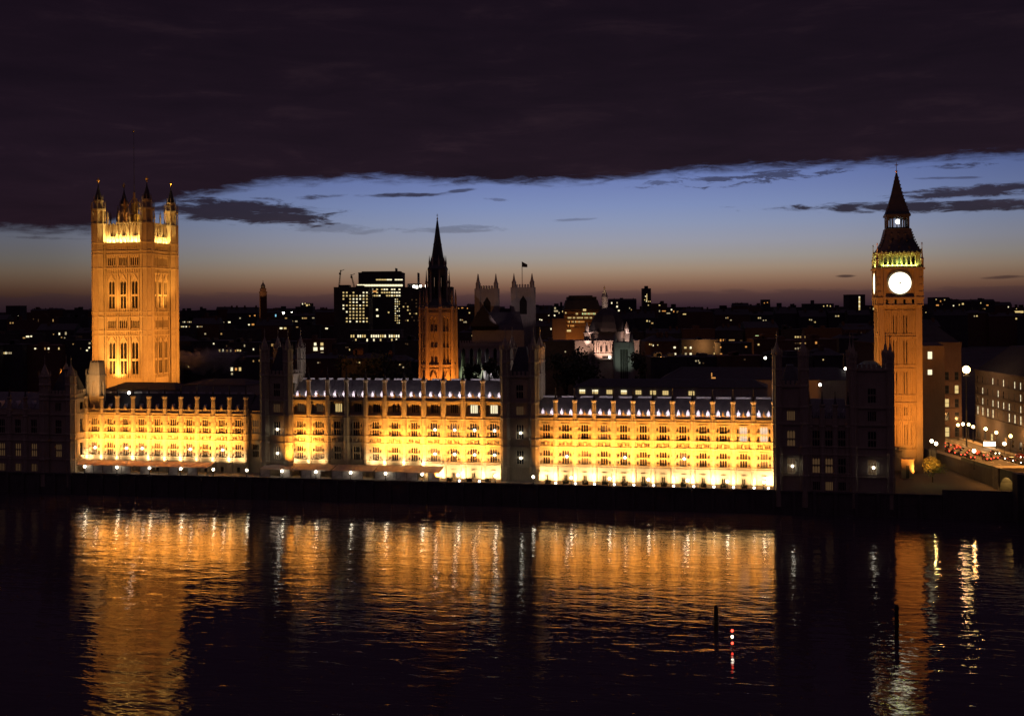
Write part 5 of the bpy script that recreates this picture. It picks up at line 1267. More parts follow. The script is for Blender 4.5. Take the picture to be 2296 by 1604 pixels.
# rows of ordinary city blocks, the lights of the photograph shared out among them
LIGHTS = [(525, 703, 14, 4, GLIT), (538, 713, 5, 4, WLIT), (560, 708, 3, 2, OLIT), (571, 707, 4, 3, OLIT), (567, 727, 8, 5, OLIT), (558, 727.5, 5, 4, YLIT), (500, 722, 6, 2.5, WLIT), (514, 722, 6, 3, WLIT), (467, 723, 4, 4, WLIT),
    (635, 701.5, 7, 5, BULB), (654, 701, 5, 6, BULB), (618, 707, 4, 6, BLIT), (641, 713, 5, 3, YLIT), (628, 713, 8, 3.6, YLIT), (678, 713, 3, 3, YLIT), (684, 713, 9, 3, YLIT), (702, 712.5, 6, 3, YLIT), (621, 721, 8, 4, YLIT), (633, 720.5, 8, 4, YLIT), (645, 720, 7, 4, YLIT), (654, 720, 7, 4, YLIT), (664, 720, 8, 4, YLIT),
    (630, 735.5, 8, 4, YLIT), (639, 735.5, 8, 4, YLIT), (666, 733, 7, 2, YLIT), (732, 736, 7, 3, YLIT), (678, 726, 3, 5, WLIT), (750, 705, 2.5, 4, YLIT),
    (1028, 711 - 20, 3, 2, OLIT), (1036, 690, 5, 2, OLIT), (1047, 691, 4, 2.4, OLIT), (1052, 701, 3, 3, YLIT), (1070, 697, 2.5, 3, YLIT), (1131, 702, 9, 4, WLIT), (1120, 717, 3, 4, YLIT), (1143, 716, 6, 6, WLIT),
    (1200, 697, 3, 4, WLIT), (1211, 693, 4, 3, OLIT), (1221, 694, 12, 3, DLIT), (1213, 698, 3, 3, TAIL), (1210, 716, 3, 3, WLIT), (1214, 717, 3, 3, WLIT), (1246, 697, 11, 5, WLIT), (1244, 690.5, 4, 6, YLIT), (1253, 701, 3, 4, YLIT), (1261, 698, 3, 4, WLIT), (1242, 719, 3, 3, WLIT), (1235, 737, 3, 4, WLIT), (1230, 707, 3, 2, YLIT),
    (1371, 679, 3, 4, WLIT), (1383, 678.5, 3, 4, WLIT), (1383, 687, 4, 5, WLIT), (1387, 696, 4, 4, WLIT), (1411, 690.5, 3, 4, YLIT), (1415, 694, 3, 3, YLIT), (1478, 684, 4, 3, YLIT), (1478, 697, 2.5, 5, YLIT), (1488, 697, 9, 3, OLIT), (1498, 702, 12, 3, YLIT), (1510, 698, 3, 4, OLIT), (1519, 699, 5, 4, YLIT), (1534, 704, 10, 3, YLIT), (1505, 694, 3, 3, WLIT),
    (1740, 694, 3, 2.5, OLIT), (1757, 692, 5, 3, OLIT), (1764, 695, 4, 3, OLIT), (1775, 697, 3, 2, OLIT), (1790, 698, 3, 2, OLIT), (1602, 708, 16, 3.5, OLIT),
    (1846, 686, 2.5, 3, YLIT), (1854, 685, 2.5, 3, YLIT), (1861, 686, 2.5, 4, YLIT), (1868, 698, 3, 3, WLIT), (1876, 697, 6, 4, WLIT), (1888, 699, 6, 3.4, YLIT), (1950, 690, 2, 3, DLIT), (1958, 692, 4, 5, WLIT),
    (2150, 683, 3, 3, YLIT), (2158, 681, 5, 4, YLIT), (2137, 685, 3, 3, WLIT), (2198, 679, 3, 3, WLIT), (2213, 684, 5, 2.5, OLIT), (2260, 688, 3, 4, WLIT), (2150, 697, 2.5, 5, YLIT), (2205, 692, 8, 2, DLIT), (2075, 700, 2, 2, WLIT), (2088, 693, 3, 2, WLIT), (2120, 700, 2, 3, YLIT),
    (2283, 699, 24, 5, WLIT), (2284, 714, 22, 3.5, YLIT), (2278, 692, 3, 2, YLIT), (2236, 737, 2.5, 2.5, DLIT),
    (54, 757, 6, 3, YLIT), (62, 754, 8, 3.6, WLIT), (70, 753.5, 4, 4, WLIT), (83, 752, 3, 6, WLIT), (89, 754, 8, 4, WLIT), (120, 749, 2.5, 3, DLIT), (133, 748, 4, 5, WLIT), (147.5, 747, 5, 7, WLIT), (138, 756, 3, 3, YLIT), (145, 757, 3, 2.5, YLIT), (75, 716, 2.5, 5, DLIT), (86, 718, 2.5, 6, DLIT), (119, 718, 2.5, 7, DLIT),
    (79, 781, 5, 3, YLIT), (101, 781, 3, 5, YLIT), (109, 781, 5, 5, YLIT), (109, 789, 4, 2, DLIT), (132, 781, 4, 5, YLIT), (181, 781, 2.5, 6, DLIT), (195, 785, 6, 4, YLIT), (200, 779, 3.5, 4, YLIT), (201, 769, 4, 5, YLIT), (164, 771, 3, 3, YLIT), (178, 816, 3.5, 5, YLIT),
    (425, 761, 5, 5, WLIT), (438, 762, 5, 4, YLIT), (432, 749, 7, 3, OLIT), (460, 748, 5, 4, YLIT), (496, 748, 5, 4, DLIT), (479, 770, 4, 4, WLIT), (492, 785.6, 4, 6, YLIT), (500, 785.6, 4, 6, YLIT), (509, 786, 5, 5, YLIT), (517, 786, 4, 6, YLIT), (528, 786, 3, 4, OLIT), (533, 785, 5, 5.5, YLIT), (538.5, 785.5, 4, 5, YLIT), (509, 795, 4, 4, WLIT), (516.5, 795, 3, 4, DLIT), (508, 775, 2.5, 3, DLIT), (548, 774.5, 3, 5, YLIT), (568, 782.5, 3, 4, YLIT),
    (519.5, 827, 5.5, 8, WLIT), (529, 827, 4.5, 6, OLIT), (538, 827, 6, 8, WLIT), (520, 837.5, 5, 5, YLIT), (611, 773, 7, 8, YLIT), (630, 762, 6, 5, WLIT), (629.5, 783.5, 5, 6, BLIT), (600, 816.5, 2.5, 5, YLIT), (581, 808, 3, 5, DLIT), (568, 809, 3, 4, DLIT), (552, 854, 6, 2.5, OLIT),
    (706.5, 760.6, 6, 6, WLIT), (706.5, 771, 7, 7, WLIT), (707, 782, 11, 8, YLIT), (721.5, 771, 7, 7, WLIT), (721.5, 781, 8, 8, WLIT), (722, 792, 7, 7.5, YLIT), (714, 793, 3, 6, DLIT),
    (1437, 765, 4, 6, WLIT), (1443, 764, 3, 5, WLIT), (1436, 774, 4, 4, YLIT), (1441, 773, 3, 6, YLIT), (1456, 771.5, 4, 4, YLIT), (1460, 772, 4, 4, YLIT), (1464, 774, 3, 4, WLIT), (1474, 773, 3, 3, YLIT), (1484, 756, 5, 5, WLIT), (1491, 755.5, 5, 5.5, WLIT), (1487, 764, 8, 3, YLIT), (1256, 812, 3.5, 4, WLIT), (1292, 828 - 2, 3.5, 4, WLIT), (1267, 788, 3, 3.5, WLIT), (1312, 742 - 2, 2.5, 4, WLIT),
    (1512, 778.5, 7, 4, YLIT), (1536, 779, 6, 5.5, WLIT), (1548, 779, 6, 5.5, WLIT), (1498, 793, 5, 4, YLIT), (1513, 793, 8, 5, YLIT), (1537, 793, 6.5, 6, WLIT), (1548, 793, 6, 6, WLIT), (1552, 786, 1, 1, DLIT), (1604, 793, 13, 6.5, WLIT), (1616, 793, 5, 3, OLIT), (1600, 778, 3, 2, DLIT), (1615, 778, 4, 3, OLIT), (1672, 777, 6, 4, OLIT), (1615, 762.5, 4, 6.5, OLIT), (1621, 762, 3, 5, OLIT), (1627, 762, 4, 6, YLIT), (1640, 762, 14, 3, DLIT), (1661, 763, 8, 3, DLIT), (1697, 755, 11, 7, GLIT), (1700, 772, 5, 4, WLIT),
    (1829, 768, 5, 5, OLIT), (1834, 765 - 8, 3, 2, DLIT), (1764, 803, 3, 4, OLIT), (1770, 804, 4, 5, OLIT)]
for j in range(4):
    for i in range(5): LIGHTS.append((1783 + i * 5.4, (755, 763, 769, 781)[j], 3.8, (4, 4.6, 3, 4.4)[j], (YLIT, WLIT, DLIT, WLIT)[j]))
LIGHTS.append((1814, 756, 4.5, 7, WLIT))
for i in range(14):
    for j in range(3):
        if rw.random() < .9: LIGHTS.append((407 + i * 3.5, 721.5 + j * 5.2, 2.6, 2.8, WLIT if rw.random() < .5 else YLIT))
for i in range(7): LIGHTS.append((2 + i * 3.8, 791, 2.6, 5, YLIT))
ROWS = [  # depth, mean roof line, wobble, widths, row name, name, vertical span of the lights
    (3300, 694, 6, (34, 70), 'skyline row', 'distant_block', 0, 704), (1450, 711, 6, (40, 80), 'row below the skyline', 'city_block', 704, 731),
    (1050, 744, 7, (46, 84), 'middle row of roofs', 'city_block', 731, 765.5), (700, 768, 8, (50, 90), 'near row of roofs', 'office_building', 765.5, 806), (520, 808, 7, (60, 110), 'nearest row behind the palace', 'office_building', 806, 860)]
LM = [(-200, 'short of the square tower'), (405, 'between square tower and campanile'), (600, 'between campanile and tall offices'), (905, 'behind the octagonal tower'), (1060, 'around the abbey towers'), (1205, 'around the domed hall'),
      (1440, 'past the domed hall'), (1700, 'short of the clock tower'), (2068, 'past the clock tower')]
rc = random.Random(12)
placed = set()
cname = {WLIT.name: 'white', YLIT.name: 'yellow', OLIT.name: 'orange', DLIT.name: 'dim', GLIT.name: 'greenish', BLIT.name: 'bluish', BULB.name: 'brilliant white', TAIL.name: 'red'}
H1 = mat('half_lit_window', (.025, .025, .028), .5, var=0, emit=(1, .80, .45), estr=.42, sample=False); H2 = mat('amber_lit_window', (.025, .025, .028), .5, var=0, emit=(1, .58, .2), estr=.4, sample=False)
ALT = {WLIT.name: (WLIT, WLIT, H1, YLIT), YLIT.name: (YLIT, H1, H2, WLIT), DLIT.name: (H2, DLIT)}
cname[H1.name] = 'pale'; cname[H2.name] = 'amber'
for ri, (D, ym, wob, ws, rname, nm, ya, yb) in enumerate(ROWS):
    x = -90.0; k = 0; per = {}
    while x < 2390:
        w = rc.uniform(*ws); yt = ym + rc.uniform(-wob, wob)
        side = (6 if x < 400 else 0) + (-4 if x > 1500 else 0); yt += side
        if ri == 4 and x < 200: x += w; continue
        if ri in (3, 4) and (1020 < x + w / 2 < 1200 or 1255 < x + w / 2 < 1432 or x > 1985): x += w; continue
        if ri == 2 and x > 2040: x += w; continue
        mine = [(i, l) for i, l in enumerate(LIGHTS) if i not in placed and x <= l[0] < x + w and ya <= l[1] < yb]
        for i, l in mine: placed.add(i)
        wins = [(l[0], l[1], l[2] * rc.uniform(.6, .95), l[3] * rc.uniform(.65, 1.0), rc.choice(ALT.get(l[4].name, (l[4],)))) for _, l in mine]
        if wins: yt = min(yt, min(l[1] - l[3] / 2 for l in wins) - 2.5)
        if not wins and ri >= 1 and rc.random() < .65:
            wx = x + w * rc.uniform(.15, .7); wins = [(wx + j * rc.choice((4, 5.5)), yt + rc.uniform(5, 6) + 5 * (j > 1), rc.uniform(2, 3.6), rc.uniform(2, 3.6), rc.choice((H1, H2, YLIT, DLIT))) for j in range(rc.randint(1, 4))]
        place = [n for xx, n in LM if xx <= x + w / 2][-1]
        per[place] = per.get(place, 0) + 1
        if wins:
            cs = [cname[l[4].name] for l in wins]; c = max(set(cs), key=cs.count)
            desc = 'dark block with %s %s lit window%s' % (NUM[len(wins)] if len(wins) < 17 else 'rows of', c, '' if len(wins) == 1 else 's')
        else: desc = rc.choice(['plain', 'flat', 'low']) + ' unlit dark block'
        lb = '%s %s, %s %s' % (ORD[per[place] - 1], desc, {0: 'on skyline', 1: 'below skyline', 2: 'mid distance', 3: 'nearer', 4: 'close by'}[ri], place)
        ww = lb.split()
        block(nm, lb, x, x + w, yt, D + rc.uniform(-.03, .03) * D, rc.uniform(14, 26), rc.choice((CONC, CONC, BRICK)), wins, 'city building', roofbits=[(rc.uniform(.05, .6), rc.uniform(.06, .25), rc.uniform(1, 3.2) * D / 1000 + .6) for _ in range(rc.randint(1, 3))], floors=rc.choice((0, 3, 4)), pitch=rc.uniform(2.5, 6) * (D / 1000 if D < 1500 else 1.5) * (rc.random() < .45))
        x += w + rc.uniform(0, 6) * (1 if ri else 0)

# ------------------------------------------------------------------ the bridge, the street and its buildings
RANG = R(-2.5)
RS = Vector((math.cos(RANG), math.sin(RANG), 0)); NV = Vector((math.sin(RANG), -math.cos(RANG), 0))   # across the road; from the bank out over the river
def RD(q, t, z=0.0):                            # q across the road, t along it (0 at the bank, negative inland)
    return Vector((138.0, 331.0, 0)) + RS * q + NV * t + Vector((0, 0, z))
ZR = 9.6
def rz_(t): return ZR + (0 if t < -60 else 3.2 * min(1, (t + 60) / 110))
BW = 25.0
rd = MB(); pv_ = MB()
ts = list(range(-230, 241, 10))
for a_, b_ in zip(ts, ts[1:]):
    za, zb = rz_(a_), rz_(b_)
    rd.quad(tuple(RD(3.2, a_, za)), tuple(RD(BW - 3.2, a_, za)), tuple(RD(BW - 3.2, b_, zb)), tuple(RD(3.2, b_, zb)))
    for q0, q1 in ((.3, 3.2), (BW - 3.2, BW - .3)):
        pv_.quad(tuple(RD(q0, a_, za + .13)), tuple(RD(q1, a_, za + .13)), tuple(RD(q1, b_, zb + .13)), tuple(RD(q0, b_, zb + .13)))
    pv_.quad(tuple(RD(3.2, a_, za)), tuple(RD(3.2, b_, zb)), tuple(RD(3.2, b_, zb + .13)), tuple(RD(3.2, a_, za + .13)))
struct('road', rd, ASPH); struct('pavement', pv_, PAVE)
mk = MB()
for t_ in range(-200, 200, 6):
    for q in (BW / 2, BW / 4 + 1.4, BW * .75 - 1.4): mk.quad(tuple(RD(q - .07, t_, rz_(t_) + .01)), tuple(RD(q + .07, t_, rz_(t_) + .01)), tuple(RD(q + .07, t_ + 3, rz_(t_ + 3) + .01)), tuple(RD(q - .07, t_ + 3, rz_(t_ + 3) + .01)))
struct('road_marking', mk, mat('road_paint', (.7, .7, .66), .7, var=.15))
# street bed inland of the bank
bed = MB()
for a_, b_ in ((-230, -60), (-60, 0)):
    for q, s in ((0, 1), (BW, -1)): bed.quad(tuple(RD(q, a_, 5)), tuple(RD(q, b_, 5)), tuple(RD(q, b_, rz_(b_) + .1)), tuple(RD(q, a_, rz_(a_) + .1)))
struct('kerb', bed, GRANITE)
br = thing('road_bridge', 'low arched road bridge leaving the bank beside the clock tower', 'bridge', (0, 0, 0))
SPAN, PW, T1 = 34.0, 3.6, 18.0
BST = mat('bridge_ironwork', (.16, .17, .13), .6, var=.25, scale=.4)
un = MB()
for q in (0.0, BW):
    pr_ = MB()
    for sp in range(7):
        n = 14; sd = MB()
        t0, span, zb0, zcr = (2.0, 12.0, 6.3, 10.7) if sp == 0 else (T1 + (sp - 1) * (SPAN + PW), SPAN, 3.2, rz_(T1 + (sp - 1) * (SPAN + PW) + SPAN / 2) - 2)
        zc_ = lambda t: zb0 + (zcr - zb0) * math.sqrt(max(0, 1 - ((t - t0 - span / 2) / (span / 2)) ** 2))
        for j in range(n):
            ta, tb = t0 + span * j / n, t0 + span * (j + 1) / n
            sd.quad(tuple(RD(q, ta, zc_(ta))), tuple(RD(q, tb, zc_(tb))), tuple(RD(q, tb, rz_(tb) + .2)), tuple(RD(q, ta, rz_(ta) + .2)))
            if q == 0: un.quad(tuple(RD(0, ta, zc_(ta))), tuple(RD(0, tb, zc_(tb))), tuple(RD(BW, tb, zc_(tb))), tuple(RD(BW, ta, zc_(ta))))
        sd.build('spandrel', BST, br)
    for a_, b_ in zip(ts, ts[1:]):
        if a_ < -30: continue
        pr_.quad(tuple(RD(q, a_, rz_(a_))), tuple(RD(q, b_, rz_(b_))), tuple(RD(q, b_, rz_(b_) + 1.15)), tuple(RD(q, a_, rz_(a_) + 1.15)))
        o2 = .35 if q == 0 else -.35
        pr_.quad(tuple(RD(q + o2, a_, rz_(a_))), tuple(RD(q + o2, b_, rz_(b_))), tuple(RD(q + o2, b_, rz_(b_) + 1.15)), tuple(RD(q + o2, a_, rz_(a_) + 1.15)))
        pr_.quad(tuple(RD(q - .1, a_, rz_(a_) + 1.15)), tuple(RD(q - .1, b_, rz_(b_) + 1.15)), tuple(RD(q + o2, b_, rz_(b_) + 1.15)), tuple(RD(q + o2, a_, rz_(a_) + 1.15)))
    pr_.build('parapet', BST, br)
un.build('arch_soffit', BST, br)
m = MB()
c8 = [RD(-.4, -2.4), RD(BW + .4, -2.4), RD(BW + .4, 2), RD(-.4, 2)]
i = m.add([(p.x, p.y, 5) for p in c8] + [(p.x, p.y, rz_(-2) + 1.3) for p in c8]); m.f += [(i, i + 1, i + 5, i + 4), (i + 1, i + 2, i + 6, i + 5), (i + 2, i + 3, i + 7, i + 6), (i + 3, i, i + 4, i + 7), (i + 4, i + 5, i + 6, i + 7)]
m.build('abutment', PAVE, br)
for sp in range(7):
    t0 = T1 - PW + sp * (SPAN + PW) if sp else T1 - PW; m = MB()
    c8 = [RD(-1.2, t0), RD(BW + 1.2, t0), RD(BW + 1.2, t0 + PW), RD(-1.2, t0 + PW)]
    i = m.add([(p.x, p.y, -2) for p in c8] + [(p.x, p.y, rz_(t0) + 1.3) for p in c8]); m.f += [(i, i + 1, i + 5, i + 4), (i + 1, i + 2, i + 6, i + 5), (i + 2, i + 3, i + 7, i + 6), (i + 3, i, i + 4, i + 7), (i + 4, i + 5, i + 6, i + 7)]
    m.build('pier', GRANITE, br)
p = RD(-6, 9, 5.5); spot(p + Vector((-4, -3, 0)), RD(2, 10, 9), 700, (1, .5, .14), 100, .7)
point(RD(2.2, 6.5, 9.2), 650, (1, .5, .15), .3, 'arch_light')
# street lamps: three armed posts
b = MB(); b.lathe(0, 0, 8, [(.25, 0), (.2, 1), (.1, 1.2), (.08, 5.2)]); b.bar((-.5, 0, 5), (.5, 0, 5), .05); ME_SP = b.mesh('post', IRON)
b = MB(); b.ball((0, 0, 5.6), .54, 10, 8); ME_SG = b.mesh('lantern', SODIUM); b = MB(); b.ball((0, 0, 5.6), .54, 10, 8); ME_SW = b.mesh('lantern', HEAD)
LP = [(2137, 942, 'o'), (2158, 950, 'w'), (2171, 951, 'o'), (2181, 956, 'o'), (2209, 961, 'w'), (2233, 969, 'o'), (2265, 977, 'o'), (2251, 994, 'w'), (2183, 1010, 'w'), (2088, 988, 'g'), (2098, 994, 'w'), (2147, 952, 'o'), (2097, 958, 'w'), (2085, 951, 'w')]
for i, (xd, yd, c) in enumerate(LP):
    p = on_level(xd, yd, ZR + 5.6)
    t = thing('street_lamp', 'tall street lamp with %s lantern, %s in order across the bridge end' % ('orange' if c == 'o' else 'white', ORD[i]), 'street lamp', Vector((p.x, p.y, ZR)), 0, 'street lamps by the bridge')
    obj('post', ME_SP, t); obj('lantern', ME_SG if c == 'o' else ME_SW, t)
    if i % 2 == 0: point(Vector((p.x, p.y, ZR + 6.6)), 1100, (1, .45, .12), .4)
# big floodlight mast
p = at(2165, 828, 405)
t = thing('floodlight_mast', 'glaring white floodlight on a tall mast before the brown corner building', 'floodlight', Vector((p.x, p.y, ZR)))
m = MB(); m.lathe(0, 0, 8, [(.3, 0), (.14, p.z - ZR)]); m.build('mast', IRON, t)
m = MB(); m.ball((0, -.3, p.z - ZR), 1.3, 12, 8); m.build('lens', SODIUM, t)
m = MB(); m.box(-.9, .9, -.1, .6, p.z - ZR - .7, p.z - ZR + .7); m.box(-1.0, 1.0, -.3, .2, p.z - ZR - 2.4, p.z - ZR - 1.9); m.build('housing', IRON, t)
point(p + Vector((0, 2.5, 0)), 1800, (1, .50, .24), .6)
# corner buildings
def street_building(name, label, q0, q1, t0, t1, H, m, rows, side_rows, roof_h=6, wm=None, lamps=()):
    c = RD(q0, t0, ZG); t = thing(name, label, 'building', c, RANG)
    W, Dp = q1 - q0, t0 - t1                    # runs inland from t0
    w = MB()
    for T, L, rr in ((FRONT(), W, rows), (SOUTH(), Dp, side_rows)):
        w.T = T; ops = []
        for (z, h, n, ww) in rr:
            for k in range(n): ops.append((L * (k + .5) / n - ww / 2, L * (k + .5) / n + ww / 2, z, z + h, False))
        w.facade(0, L, 0, H, ops, .4)
        for z in [r[0] - .7 for r in rr] + [H - .9]: w.box(0, L, 0, .3, z, z + .35)
        w.box(0, L, 0, .6, H - .4, H)
    w.T = None
    w.quad((W, 0, 0), (W, Dp, 0), (W, Dp, H), (W, 0, H)); w.quad((0, Dp, 0), (W, Dp, 0), (W, Dp, H), (0, Dp, H)); w.quad((0, 0, H), (W, 0, H), (W, Dp, H), (0, Dp, H))
    w.build('wall', m, t)
    r = MB(); r.frustum(.5, W - .5, .5, Dp - .5, H + .02, H + roof_h, min(W, Dp) * .3, min(W, Dp) * .3); r.build('roof', SLATE, t)
    for (rz, L, rr, nm) in ((0, W, rows, 'f'), (1, Dp, side_rows, 's')):
        for j, (z, h, n, ww) in enumerate(rr):
            for k in range(n):
                pm = wm(nm, j, k) if wm else GLASS
                key = ('sb', round(ww, 2), round(h, 2))
                if key not in PANE:
                    f = MB(); f.T = FRONT()
                    f.box(-ww / 2, -ww / 2 + .08, -.1, .0, 0, h); f.box(ww / 2 - .08, ww / 2, -.1, .0, 0, h); f.box(-ww / 2, ww / 2, -.1, .02, h * .5 - .06, h * .5 + .06); f.box(-ww / 2, ww / 2, -.3, .15, 0, .1)
                    PANE[key] = f.mesh('window', IRON)
                s = L * (k + .5) / n
                o = obj('window', PANE[key], t, (s, 0, z) if rz == 0 else (0, s, z), 0 if rz == 0 else R(-90))
                obj('pane', pane_me(ww, h, pm), o, (0, -.42, 0))
    return t
prnd = random.Random(9)
def pc(nm, j, k):
    if nm != 's': return GLASS
    if j == 0: return prnd.choice((OLIT, YLIT, YLIT, DLIT, GLASS))
    if j == 1: return WLIT if prnd.random() < .85 else DLIT
    return WLIT if prnd.random() < .62 else (DLIT if prnd.random() < .4 else GLASS)
DSTONE = stone_mat('sooty_stone', (.16, .13, .115))
street_building('office_building', 'dark office building along the street with four rows of slit windows', BW + 4, BW + 34, 30, -100, 28, DSTONE, [(4, 3, 5, 2)], [(3.2, 2.6, 20, 2.4), (11.6, 2.9, 26, 1.0), (15.6, 2.3, 26, .9), (19.4, 2.3, 26, .9), (23.4, 2.3, 26, .9)], 9, pc)
street_building('corner_building', 'dim brown corner building behind the glaring floodlight', -8, BW - 1, -100, -128, 38, BRICK, [(3, 3.5, 9, 1.6), (9, 3, 9, 1.5), (14, 3, 9, 1.5), (19, 3, 9, 1.5), (24, 3, 9, 1.5)], [(9, 3, 6, 1.5), (14, 3, 6, 1.5), (19, 3, 6, 1.5), (24, 3, 6, 1.5)], 8,
                lambda nm, j, k: (DLIT if (nm == 'f' and (j, k) in ((0, 5), (0, 6), (1, 2), (3, 4))) else YLIT if (nm == 'f' and (j, k) in ((1, 4), (1, 5), (2, 7), (4, 6), (0, 7), (3, 8))) else GLASS))
o = at(2084, 815, 398)
t = thing('stair_tower', 'narrow dark stair tower with two bright white windows right beside the clock tower', 'building', Vector((o.x - 4, 398, ZG)), 0)
m = MB(); m.box(0, 9, 0, 8, 0, at(2084, 775, 398).z - ZG); m.frustum(-.2, 9.2, -.2, 8.2, at(2084, 775, 398).z - ZG + .01, at(2084, 768, 398).z - ZG, 2); m.build('wall', DSTONE, t); FACE[t.name] = -.05
lit_windows(t, [(2084, 796, 9, 16, WLIT), (2084, 834, 9, 11, WLIT), (2084, 764, 6, 6, WLIT), (2117, 799, 3, 4, YLIT)][:2], 398)
# traffic
def car_meshes():
    bd = MB(); bd.frustum(-.9, .9, -2.1, 2.1, .3, .85, .06, .05); bd.frustum(-.8, .8, -1.3, 1.5, .85, 1.42, .16, .45)
    gl = MB(); gl.frustum(-.82, .82, -1.1, 1.3, .92, 1.34, .14, .4)
    wh = MB(); wh.T = lambda x, y, z: (z, x, y); wh.lathe(0, 0, 12, [(.32, -.1), (.33, .1)]); lt = MB(); lt.ball((0, 0, 0), .17, 8, 6)
    return bd.mesh('body', PAINT), bd.mesh('body', REDPAINT), gl.mesh('glazing', GLASS), wh.mesh('wheel', RUBBER), lt.mesh('taillight', TAIL), lt.mesh('headlight', HEAD)
CB, CBR, CG, CW, CT, CH = car_meshes()
def car(label, pos, away=True, red=False):
    t = thing('car', label, 'car', pos, RANG if not away else RANG + math.pi, 'cars on the bridge road')
    b_ = obj('body', CBR if red else CB, t); obj('glazing', CG, t)
    for x in (-.82, .82):
        for y in (-1.3, 1.3): obj('wheel', CW, t, (x, y, .33))
        obj('headlight', CH, t, (x * .75, -2.08, .66)); obj('taillight', CT, t, (x * .75, 2.08, .72))
    return t
CARS = [(2123, 1000, 1), (2133, 1004, 1), (2136, 997, 1), (2146, 1000, 1), (2152, 1010, 1), (2161, 1004, 1), (2164, 1016, 1), (2189, 1013, 1), (2206, 1029, 1), (2228, 1026, 1), (2255, 1033, 0), (2263, 1031, 0), (2287, 1023, 0), (2076, 962, 1), (2081, 950, 1), (2112, 990, 1), (2128, 1012, 1), (2143, 1011, 1), (2176, 1006, 1), (2178, 1024, 1), (2198, 1016, 1), (2213, 1018, 1), (2243, 1024, 1), (2272, 1039, 0), (2240, 1012, 0), (2100, 978, 1)]
LANE = []
for i, (xd, yd, away) in enumerate(CARS):
    p = on_level(xd, yd, ZR + 1.2)
    rel = p - Vector((138.0, 331.0, 0)); tt_ = rel.dot(NV)
    q = min((4.9, 8.0, 11.2) if away else (14.2, 17.4, 20.6), key=lambda v: abs(v - rel.dot(RS)))
    while any(q == q2 and abs(tt_ - t2) < 5.4 for q2, t2 in LANE): tt_ -= 1.1
    LANE.append((q, tt_)); r_ = RD(q, tt_)
    car('dark car %s, %s in the traffic from the clock tower side' % ('with red tail lamps' if away else 'with white headlamps', ORD[i]), Vector((r_.x, r_.y, rz_(tt_) + .01)), bool(away), i % 5 == 2)
p = on_level(2218, 1001, ZR + .5)
t = thing('bus_shelter', 'bus shelter with a glowing white panel at the far kerb of the bridge road', 'bus shelter', Vector((p.x, p.y, ZR + .13)), PANG)
m = MB(); m.box(-2.4, 2.4, -.7, .7, 2.3, 2.45); m.build('roof', IRON, t); m = MB()
for x in (-2.2, 2.2): m.box(x - .06, x + .06, .5, .62, 0, 2.3)
m.build('frame', IRON, t); m = MB(); m.box(-1.9, 1.9, .3, .4, .7, 2.0); m.build('light_panel', HEAD, t)
# foot of the clock tower: lit shrub, hut and ground light
p = at(2090, 1086, 344); p.z = ZG - .6
tree('round_tree', 'small round tree lit yellow at the foot of the clock tower', p, 6.8, 4.0, 5, 1100, mat('olive_leaf', (.13, .15, .045), .8, var=.5, scale=1.2), leaf=.22)
point(at(2096, 1038, 338), 420, (1, .78, .25), .2)
p = on_level(2088, 1036, ZG); t = thing('stone_pedestal', 'tall pale stone pedestal below the paired white lamps near the clock tower', 'pedestal', Vector((p.x, p.y, ZG - .7)), RANG)
m = MB(); m.box(-1.5, 1.5, -1.5, 1.5, 0, .8); m.box(-1.1, 1.1, -1.1, 1.1, .8, 4.6); m.box(-1.4, 1.4, -1.4, 1.4, 4.6, 5.0); m.build('shaft', PAVE, t)
m = MB(); m.lathe(0, 0, 8, [(.9, 5.0), (.8, 5.4), (.3, 5.7)]); m.build('cap', PAVE, t)
spot(p + Vector((-2, -7, 1.5)), p + Vector((0, 0, 3.5)), 260, (1, .6, .2), 55, .6)
p = at(2034, 1041, 352)
t = thing('stone_hut', 'low flat roofed stone hut at the foot of the clock tower', 'hut', Vector((p.x, p.y, ZG - .6)), PANG); m = MB()
hz = p.z + 1.5 - (ZG - .6); m.box(-1.8, 1.8, 0, 2.4, 0, hz); m.box(-2, 2, -.2, 2.6, hz, hz + .2); m.box(-.5, .5, -.05, 0, 0, hz * .7); m.build('wall', TSTONE, t); m = MB(); m.box(-.45, .45, -.12, -.06, .1, hz * .68); m.build('door', IRON, t)
p = on_level(2037, 1056, ZG); t = thing('ground_light', 'flat yellow ground light glowing on the green below the clock tower', 'lamp', Vector((p.x, p.y, ZG - .6)), PANG)
m = MB(); m.lathe(0, 0, 14, [(1.5, .0), (1.5, .35), (1.2, .5)]); m.build('housing', IRON, t); m = MB(); m.lathe(0, 0, 14, [(1.25, .5), (1.1, .62)]); m.build('lens', YLIT, t)
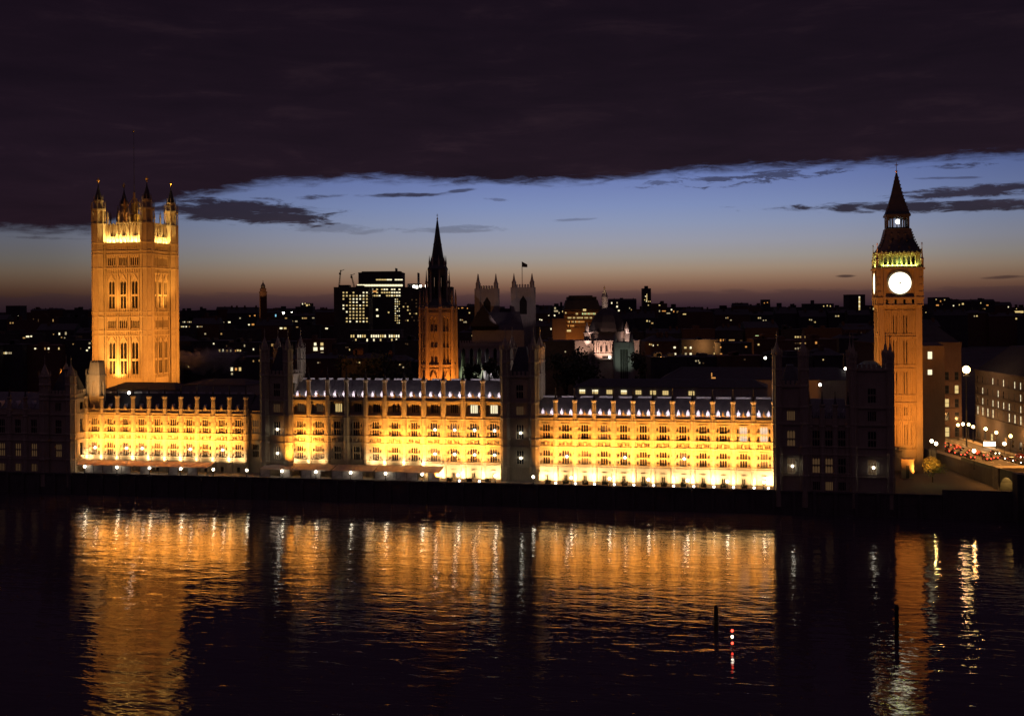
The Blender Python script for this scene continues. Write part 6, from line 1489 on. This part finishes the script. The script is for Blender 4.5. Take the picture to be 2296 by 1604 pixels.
area(RD(BW / 2, -45, 22), RD(BW / 2, -45, ZR), 14, 100, 17000, (1, .38, .07), 80, name='street_light')
area(RD(BW / 2, 8, 21), RD(BW / 2, 8, ZR), 10, 30, 3600, (1, .38, .07), 75, name='street_light')

for xd, yd, D, pw in ((330, 770, 780, 5000), (480, 790, 560, 3200), (660, 760, 800, 6000), (1235, 770, 640, 4200), (1480, 800, 520, 2200), (1580, 775, 700, 4000), (1660, 770, 800, 6000), (1770, 790, 560, 2600), (60, 770, 800, 5000), (1330, 740, 980, 6000), (1900, 745, 900, 6000), (2110, 730, 900, 7000)):
    point(at(xd, yd, D), pw, (1, .45, .13), .5, 'street_glow')

# ------------------------------------------------------------------ mooring posts and navigation lights in the river
def pile(label, xd, yt, yb, wpx):
    b_ = on_level(xd, yb, 0); Y = b_.y; top = at(xd, yt, Y).z; w = wpx * Y / FPX
    t = thing('mooring_post', label, 'mooring post', Vector((b_.x, b_.y, -1)), 0, 'mooring posts in the river')
    m = MB(); m.lathe(0, 0, 8, [(w / 2, 0), (w / 2.1, top + .7), (w / 2.6, top + 1)]); m.bar((w * .3, w * .2, 0), (w * .2, 0, top * .7), w * .25, 6); m.build('post', TIMBER, t)
    m = MB(); m.lathe(0, 0, 8, [(w / 1.9, top * .55), (w / 1.9, top * .55 + .3)]); m.build('band', IRON, t)
pile('thick dark timber mooring post beside the red and white signal', 1605, 1356, 1412, 10)
pile('dark timber mooring post standing in the reflection of the clock tower', 2010, 1356, 1430, 10)
b_ = on_level(1641, 1452, 0); Y = b_.y
t = thing('river_signal', 'thin signal post in the river with red, white and red lamps', 'signal', Vector((b_.x, b_.y, 0)))
z = lambda y: at(1641, y, Y).z
m = MB(); m.lathe(0, 0, 6, [(.1, -1), (.07, z(1408))]); m.build('post', IRON, t)
for yd, mm, nm in ((1412, TAIL, 'red_lamp'), (1425.5, BULB, 'white_lamp'), (1440, TAIL, 'red_lamp')):
    m = MB(); m.smooth = True; m.ball((0, -.12, z(yd)), .22, 10, 8); m.build(nm, mm, t)
